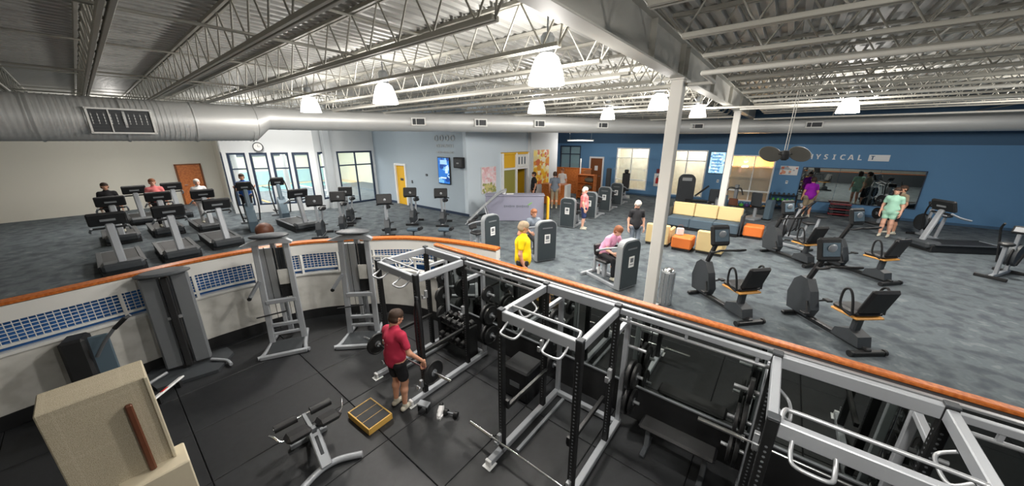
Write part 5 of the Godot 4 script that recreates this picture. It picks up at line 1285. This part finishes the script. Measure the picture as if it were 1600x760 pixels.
	part("rim", Sh.new().lathe([Vector2(.125, .84), Vector2(.15, .84), Vector2(.15, .87), Vector2(.125, .87)], Transform3D(), 18), M.chrome, t)
	t = thing("pulley_column", "dark cable column with orange-brown pads behind the sofa", "weight machine", V(-1.5, MF, -17.2), -10)
	part("post", Sh.new().box(V(0, .72, 0), V(.12, 1.4, .14), Basis(), .012), M.grey_metal, t)
	part("foot", Sh.new().box(V(0, .04, .1), V(.5, .07, .7), Basis(), .012), M.black, t)
	part("pad", Sh.new().box(V(0, .7, .16), V(.34, .3, .09), Basis(), .03), M.wood_dark, t)
	for s in [-1.0, 1.0]: part("arm", Sh.new().path(smooth([V(0, 1.25, .05), V(s * .2, 1.3, .2), V(s * .34, 1.05, .3)], 4), .025, 8), M.black, t)
	t = thing("lat_bench", "dark seated machine before the cream blind window", "weight machine", V(-7.2, MF, -19.6), 20)
	part("seat", Sh.new().box(V(0, .45, 0), V(.45, .1, .45), Basis(), .03), M.pad, t)
	part("back", Sh.new().box(V(0, .95, -.25), V(.42, .9, .1), Basis(), .04), M.pad, t)
	part("head_pad", Sh.new().box(V(0, 1.5, -.25), V(.24, .2, .1), Basis(), .04), M.pad, t)
	part("frame", Sh.new().box(V(0, .2, 0), V(.12, .4, .12)).box(V(0, .03, 0), V(.6, .06, 1.1), Basis(), .01).box(V(0, .9, -.33), V(.08, 1.3, .08)), M.silver_paint, t)
	part("weight_tower", Sh.new().box(V(-1.0, .85, -.2), V(.28, 1.6, .4), Basis(), .04), M.charcoal, t)
	part("tower_base", Sh.new().box(V(-.6, .03, -.2), V(.9, .06, .4), Basis(), .01), M.black, t)
	# equipment past the right edge, seen in the wall mirror
	t = copy_of("treadmill", make_treadmill, "treadmill past the right edge, seen in the wall mirror", V(3.6, MF, -15.6), 120)
	for e in [[4.2, -17.6, 20, "dark fan bike past the right edge, before the wall mirror"], [4.6, -13.6, -30, "dark fan bike past the right edge, beside the treadmill"]]: copy_of("air_bike", make_cross, e[3], V(e[0], MF, e[1]), e[2])
	# loaded barbell stand at the right edge
	t = thing("plate_tree", "black plate tree at the right edge by the blue wall", "weight tree", V(3.25, MF, -19.4), 30)
	part("post", Sh.new().box(V(0, .6, 0), V(.08, 1.2, .08), Basis(), .008), M.silver_paint, t)
	part("base", Sh.new().box(V(0, .03, 0), V(.6, .06, .5), Basis(), .01), M.black, t)
	for s in [-1.0, 1.0]:
		for y in [.45, .95]: part("peg", Sh.new().tube(V(s * .04, y, 0), V(s * .24, y, 0), .024, -1, 8), M.chrome, t)
	for s in [-1.0, 1.0]:
		for y in [.45, .95]:
			copy_of("plate_big", make_plate, "black weight plate on the %s %s peg of the plate tree at the right edge" % ["lower" if y < .7 else "upper", "left" if s < 0 else "right"], V(3.25, MF + y, -19.4) + Basis(Vector3.UP, deg_to_rad(30)) * V(s * .13, 0, 0), 30)
func make_mini(label: String, lime: bool) -> Node3D:
	var t := thing("small_dumbbell", label, "dumbbell", Vector3.ZERO, 0, "small dumbbells on the dark stand")
	for s in [-1.0, 1.0]: part("head", Sh.new().tube(V(0, 0, s * .05), V(0, 0, s * .13), .048, -1, 8), M.lime if lime else M.charcoal, t)
	part("handle", Sh.new().tube(V(0, 0, -.05), V(0, 0, .05), .016, -1, 6), M.grey_metal, t)
	return t
func make_seat_machine(label: String) -> Node3D:
	var t := thing("seated_machine", label, "weight machine")
	part("backrest", Sh.new().box(V(0, .82, 0), V(.4, .6, .1), Basis(Vector3.RIGHT, .12), .04), M.charcoal, t)
	part("seat", Sh.new().box(V(0, .46, -.26), V(.4, .1, .4), Basis(), .03), M.pad, t)
	part("frame", Sh.new().box(V(0, .25, -.1), V(.1, .42, .1)).box(V(0, .04, -.1), V(.56, .07, 1.2), Basis(), .01), M.silver_paint, t)
	part("stack", Sh.new().box(V(.45, .45, -.2), V(.22, .8, .36), Basis(), .02), M.blue_body, t)
	part("stack_foot", Sh.new().box(V(.3, .03, -.2), V(.5, .05, .2)), M.black, t)
	return t

# ------------------------------------------------------------------ people
var head_proto: Sh
var hand_proto := {}
func hand_shape(curl: float, cell: float) -> Sh:   # wrist at origin, fingers towards -Y, thumb on +X, palm faces +Z
	var b := []
	for k in 4: b.append([V(.028 - .018 * k, -.012, 0), V(.033 - .021 * k, -.082 + .004 * absf(k - 1.2), 0), .013, .0115])
	b.append([V(0, .02, 0), V(0, -.02, 0), .024, .024])
	for k in 4:
		var p := V(.034 - .0225 * k, -.088 + .005 * absf(k - 1.2), 0)
		var a := curl * .5
		var ln: float = [.9, 1.0, .95, .76][k]
		for s in 3:
			var l: float = [.042, .027, .022][s] * ln
			var q := p + V(0, -cos(a) * l, sin(a) * l)
			b.append([p, q, [.0098, .009, .0082][s], [.009, .0082, .007][s]])
			p = q; a += curl
	var t0 := V(.024, -.02, .006)
	var t1 := t0 + V(.026, -.028, .012)
	var t2 := t1 + V(.012 - .02 * curl, -.03, .008 + .012 * curl)
	var t3 := t2 + V(.002 - .018 * curl, -.024, .004 + .008 * curl)
	b.append([t0, t1, .014, .0125]); b.append([t1, t2, .0115, .0105]); b.append([t2, t3, .0105, .0085])
	return Sh.new().blob(b, cell, .008)
func head_shape() -> Sh:   # centred between the ears, face towards -Z
	var b := [
		[V(0, .035, .015), V(0, .04, -.01), .088, .088], [V(0, .0, -.03), V(0, -.04, -.04), .07, .056], [V(0, -.06, -.03), V(0, -.088, -.062), .048, .026],
		[V(-.04, -.06, -.01), V(-.02, -.085, -.05), .026, .022], [V(.04, -.06, -.01), V(.02, -.085, -.05), .026, .022],
		[V(-.034, .022, -.086), V(.034, .022, -.086), .012, .012],
		[V(0, .012, -.094), V(0, -.026, -.116), .009, .012], [V(-.012, -.03, -.1), V(.012, -.03, -.1), .009, .009],
		[V(-.02, -.056, -.092), V(.02, -.056, -.092), .008, .008], [V(-.018, -.066, -.088), V(.018, -.066, -.088), .0075, .0075],
		[V(-.088, .02, .0), V(-.088, -.02, .004), .014, .01], [V(.088, .02, .0), V(.088, -.02, .004), .014, .01], [V(0, -.06, .02), V(0, -.14, .03), .056, .054]]
	return Sh.new().blob(b, .0065, .016)
func person(label: String, at: Vector3, turn: float, tall: float, o: Dictionary):
	var t := thing("person", label, "person", at, turn)
	var s := tall / 1.75
	var cell: float = o.get("cell", .024)
	var J := {"pelvis": V(0, .96, 0), "waist": V(0, 1.1, 0), "chest": V(0, 1.3, .01), "neck": V(0, 1.47, .02), "head": V(0, 1.62, 0),
		"hip_r": V(.09, .92, 0), "knee_r": V(.1, .5, -.02), "ankle_r": V(.11, .09, .03), "hip_l": V(-.09, .92, 0), "knee_l": V(-.1, .5, -.02), "ankle_l": V(-.11, .09, .03),
		"sh_r": V(.175, 1.4, .01), "el_r": V(.24, 1.12, .03), "wr_r": V(.25, .87, -.05), "sh_l": V(-.175, 1.4, .01), "el_l": V(-.24, 1.12, .03), "wr_l": V(-.25, .87, -.05)}
	for k in J: J[k] *= s
	for k in o.get("pose", {}): J[k] = o.pose[k]
	var f: float = o.get("fat", 1.0)
	var torso := [[J.pelvis, J.waist, .135 * s * f, .125 * s * f], [J.waist, J.chest, .125 * s * f, .135 * s * f], [J.hip_r, J.hip_l, .115 * s * f, .115 * s * f], [J.sh_r * .8 + J.chest * .2, J.sh_l * .8 + J.chest * .2, .075 * s, .075 * s], [J.chest, J.neck, .12 * s, .06 * s]]
	var body := torso.duplicate()
	body.append([J.neck, J.head.lerp(J.neck, .35), .052 * s, .05 * s])
	for q in ["r", "l"]:
		body.append([J["sh_" + q], J["el_" + q], .052 * s, .04 * s]); body.append([J["el_" + q], J["wr_" + q], .041 * s, .026 * s])
		body.append([J["hip_" + q], J["knee_" + q], .088 * s, .058 * s])
		var calf: Vector3 = J["knee_" + q].lerp(J["ankle_" + q], .32) + V(0, 0, .012)
		body.append([J["knee_" + q], calf, .056 * s, .058 * s]); body.append([calf, J["ankle_" + q], .057 * s, .036 * s])
	var sk: Material = M[o.get("skin", "skin")]
	var bs := Sh.new().blob(body, cell, .035 * s)
	if head_proto == null: head_proto = head_shape()
	var hb := Basis.from_euler(o.get("look", Vector3.ZERO)) * s
	bs.add(head_proto, Transform3D(hb, J.head))
	for q in ["r", "l"]:
		var sd := 1.0 if q == "r" else -1.0
		var grip: float = o.get("curl_" + q, .45)
		if not hand_proto.has(grip): hand_proto[grip] = hand_shape(grip, .0042 if cell < .018 else .0065)
		var dir: Vector3 = o.get("hand_" + q, (J["wr_" + q] - J["el_" + q])).normalized()
		var th: Vector3 = o.get("thumb_" + q, V(0, 0, -1))
		var y := -dir
		var x := (th - y * th.dot(y)).normalized()
		var z := x.cross(y)
		var pn: Vector3 = o.get("palm_" + q, V(-sd, 0, 0))
		if z.dot(pn) < 0.0: z = -z
		bs.add(hand_proto[grip], Transform3D(Basis(x, y, z) * s, J["wr_" + q]))
	part("body", bs, sk, t)
	# face
	var ey := Sh.new()
	for sd in [-1.0, 1.0]: ey.ell(J.head + hb * V(sd * .032, .006, -.09), V(.012, .008, .008) * s, hb.orthonormalized(), 8, 6)
	part("eyes", ey, M.eye, t)
	# hair
	var hr := [[V(0, .055, .02), V(0, .06, -.015), .094, .092], [V(0, .0, .05), V(0, .05, .03), .076, .088], [V(-.04, -.01, .03), V(.04, -.01, .03), .062, .062]]
	var len: float = o.get("hair_len", .0)
	if len > 0.0:
		for sd in [-1.0, 1.0]: hr.append([V(sd * .06, .02, .03), V(sd * .065, -len, .03), .045, .038])
		hr.append([V(0, .0, .06), V(0, -len, .07), .06, .05])
	for e in hr: e[0] = J.head + hb * e[0]; e[1] = J.head + hb * e[1]; e[2] *= s; e[3] *= s
	part("hair", Sh.new().blob(hr, minf(cell, .014), .02 * s), M[o.get("hair", "hair_brown")], t)
	# shirt: torso and sleeves a little larger than the body
	var sh := []
	for e in torso: sh.append([e[0], e[1], e[2] + .016, e[3] + .016])
	sh.remove_at(2)
	sh.append([J.pelvis - V(0, .02, 0), J.waist, .155 * s * f, .145 * s * f])
	var sl: float = o.get("sleeve", .55)
	sh.append([J.hip_r + V(0, .1, 0), J.hip_l + V(0, .1, 0), .118 * s * f, .118 * s * f])
	for q in ["r", "l"]:
		var e: Vector3 = J["sh_" + q].lerp(J["el_" + q], minf(sl, 1.0))
		sh.append([J["sh_" + q], e, .064 * s, .06 * s])
		if sl > 1.0: sh.append([J["el_" + q], J["el_" + q].lerp(J["wr_" + q], sl - 1.0), .056 * s, .042 * s])
	part("shirt", Sh.new().blob(sh, cell, .03 * s), M[o.get("shirt", "cloth_grey")], t)
	# shorts or trousers
	var tr := [[J.hip_r - V(0, .02, 0), J.hip_l - V(0, .02, 0), .122 * s * f, .122 * s * f]]
	var lg: float = o.get("legs", 1.9)
	for q in ["r", "l"]:
		tr.append([J["hip_" + q], J["hip_" + q].lerp(J["knee_" + q], minf(lg, 1.0)), .094 * s, .09 * s if lg < 1.0 else .074 * s])
		if lg > 1.0: tr.append([J["knee_" + q], J["knee_" + q].lerp(J["ankle_" + q], lg - 1.0), .072 * s, .056 * s])
	part("shorts" if lg < 1.2 else "trousers", Sh.new().blob(tr, cell, .025 * s), M[o.get("pants", "cloth_black")], t)
	for q in ["r", "l"]:
		var a: Vector3 = J["ankle_" + q]
		var fw: Vector3 = o.get("foot_" + q, V(0, 0, -1))
		var g := a - V(0, .055 * s, 0)
		var shoe := part("shoe", Sh.new().blob([[g - fw * .045 * s, g + fw * .09 * s, .042 * s, .038 * s], [g + fw * .09 * s, g + fw * .16 * s - V(0, .006, 0), .038 * s, .028 * s], [a - V(0, .02, 0), a + V(0, .012 * s, 0), .042 * s, .042 * s]], minf(cell, .014), .016), M[o.get("shoes", "shoe")], t)
		part("sole", Sh.new().bar(g - fw * .085 * s - V(0, .029 * s, 0), g + fw * .185 * s - V(0, .029 * s, 0), .08 * s, .014 * s, .004), M.black, shoe)
	return t
func people():
	# the man in red with the barbell: hands at x = +-.38, bar in front of the thighs
	person("man in a crimson T-shirt and black shorts holding a barbell", V(-4.36, 0, -2.46), 5.5, 1.78, {"cell": .015, "hair": "hair_brown", "shirt": "shirt_red", "pants": "cloth_black", "legs": .72, "curl_r": 1.25, "curl_l": 1.25, "sleeve": .62, "look": V(-.28, -.25, 0),
		"pose": {"pelvis": V(0, .97, .035), "waist": V(0, 1.1, .03), "chest": V(0, 1.33, .02), "neck": V(0, 1.49, -.01), "head": V(0, 1.635, -.06), "hip_r": V(.09, .93, .035), "hip_l": V(-.09, .93, .035), "sh_r": V(.185, 1.41, .0), "sh_l": V(-.185, 1.41, .0), "el_r": V(.29, 1.12, -.02), "el_l": V(-.29, 1.12, -.02), "wr_r": V(.36, .865, -.235), "wr_l": V(-.38, .865, -.235)},
		"hand_r": V(0, -1, 0), "hand_l": V(0, -1, 0), "thumb_r": V(-1, 0, 0), "thumb_l": V(1, 0, 0), "palm_r": V(0, 0, 1), "palm_l": V(0, 0, 1)})
	var man: Node3D = get_node("person")
	part("back_print", Sh.new().box(V(-.02, 1.32, .158), V(.12, .016, .02), Basis(V(0, 0, 1), -.12)).box(V(-.01, 1.29, .162), V(.09, .01, .02), Basis(V(0, 0, 1), -.12)), M.cloth_white, man.get_node("shirt"))
	person("older man in a bright yellow T-shirt standing behind the wood cap", V(-3.84, MF, -5.14), -60, 1.68, {"hair": "hair_grey", "shirt": "shirt_yellow", "pants": "cloth_black", "fat": 1.12, "cell": .02, "look": V(-.3, .2, 0)})
	person("person in a grey top seated at the machine behind the man in yellow", V(-5.42, MF + .0, -7.78), 242, 1.66, {"hair": "hair_auburn", "shirt": "cloth_grey", "pants": "cloth_black", "pose": sit(), "cell": .022})
	person("white-haired woman in a pink top and navy shorts beside the strength machines", V(-5.62, MF, -11.3), -70, 1.58, {"hair": "hair_white", "hair_len": .05, "shirt": "shirt_pink", "pants": "cloth_navy", "legs": .9, "fat": 1.1, "skin": "skin2", "look": V(-.35, 0, 0)})
	person("white-haired woman in a black top standing over the seated woman", V(-3.14, MF, -9.7), 215, 1.56, {"hair": "hair_white", "shirt": "cloth_black", "pants": "cloth_grey", "skin": "skin2", "look": V(-.5, .2, 0), "cell": .02})
	person("woman in a rose pink top bent forward on the near strength machine", V(-3.05, MF, -7.5), -110, 1.62, {"hair": "hair_auburn", "hair_len": .04, "shirt": "shirt_rose", "pants": "cloth_black", "pose": sit(.18), "skin": "skin2", "look": V(-.5, 0, 0), "cell": .02})
	person("staff member in black standing left at the service counter", V(-9.75, MF, -13.9), 140, 1.72, {"shirt": "cloth_black", "pants": "cloth_black", "hair": "hair_brown"})
	person("visitor in a dark grey shirt and khaki trousers at the service counter", V(-8.65, MF, -14.1), 30, 1.78, {"shirt": "cloth_grey", "pants": "cloth_khaki", "hair": "hair_brown"})
	person("person with light hair behind the service counter", V(-9.6, MF, -16.4), 190, 1.75, {"shirt": "cloth_white", "pants": "cloth_black", "hair": "hair_auburn"})
	person("person in a vivid purple shirt before the wall mirror", V(1.0, MF, -19.4), 20, 1.72, {"shirt": "shirt_purple", "pants": "cloth_khaki", "legs": .9, "hair": "hair_brown", "fat": 1.15})
	person("woman in a mint green top and shorts, seen in the wall mirror", V(3.05, MF, -16.9), 160, 1.7, {"shirt": "shirt_mint", "pants": "shirt_mint", "legs": .5, "hair": "hair_brown", "hair_len": .1, "skin": "skin2"})
	person("person in a tan top beside the woman in mint, seen in the wall mirror", V(3.3, MF, -17.6), 120, 1.72, {"shirt": "cloth_khaki", "pants": "cloth_black", "hair": "hair_brown", "legs": .9})
	person("person in pink and red walking on a second row treadmill", V(-17.3, MF + .23, -1.35), -90, 1.7, {"shirt": "shirt_pink", "pants": "cloth_black", "hair": "hair_auburn", "skin": "skin2", "cell": .028})
	person("person in white walking on a second row treadmill", V(-16.9, MF + .23, -2.45), -90, 1.62, {"shirt": "cloth_white", "pants": "cloth_white", "hair": "hair_white", "skin": "skin2", "cell": .028})
	person("person in dark clothes on the treadmill at the left edge", V(-17.3, MF + .23, -.25), -90, 1.66, {"shirt": "cloth_black", "pants": "cloth_black", "hair": "hair_brown", "cell": .028})
	person("person in a blue shirt on the elliptical trainer", V(-15.95, MF + .34, -3.6), -100, 1.68, {"shirt": "shirt_blue", "pants": "cloth_black", "hair": "hair_brown", "cell": .028, "pose": {"wr_r": V(.3, 1.2, -.3), "wr_l": V(-.3, 1.2, -.3)}})
func sit(lean := .0) -> Dictionary:
	return {"pelvis": V(0, .58, .1), "waist": V(0, .72, .1 - lean * .3), "chest": V(0, .92, .08 - lean), "neck": V(0, 1.07, .06 - lean * 1.4), "head": V(0, 1.2, .02 - lean * 1.7), "hip_r": V(.09, .55, .08), "hip_l": V(-.09, .55, .08), "knee_r": V(.13, .5, -.34), "knee_l": V(-.13, .5, -.34), "ankle_r": V(.13, .09, -.36), "ankle_l": V(-.13, .09, -.36),
		"sh_r": V(.17, 1.0, .06 - lean * 1.2), "sh_l": V(-.17, 1.0, .06 - lean * 1.2), "el_r": V(.25, .76, -.06 - lean), "el_l": V(-.25, .76, -.06 - lean), "wr_r": V(.24, .72, -.3 - lean * .6), "wr_l": V(-.24, .72, -.3 - lean * .6)}
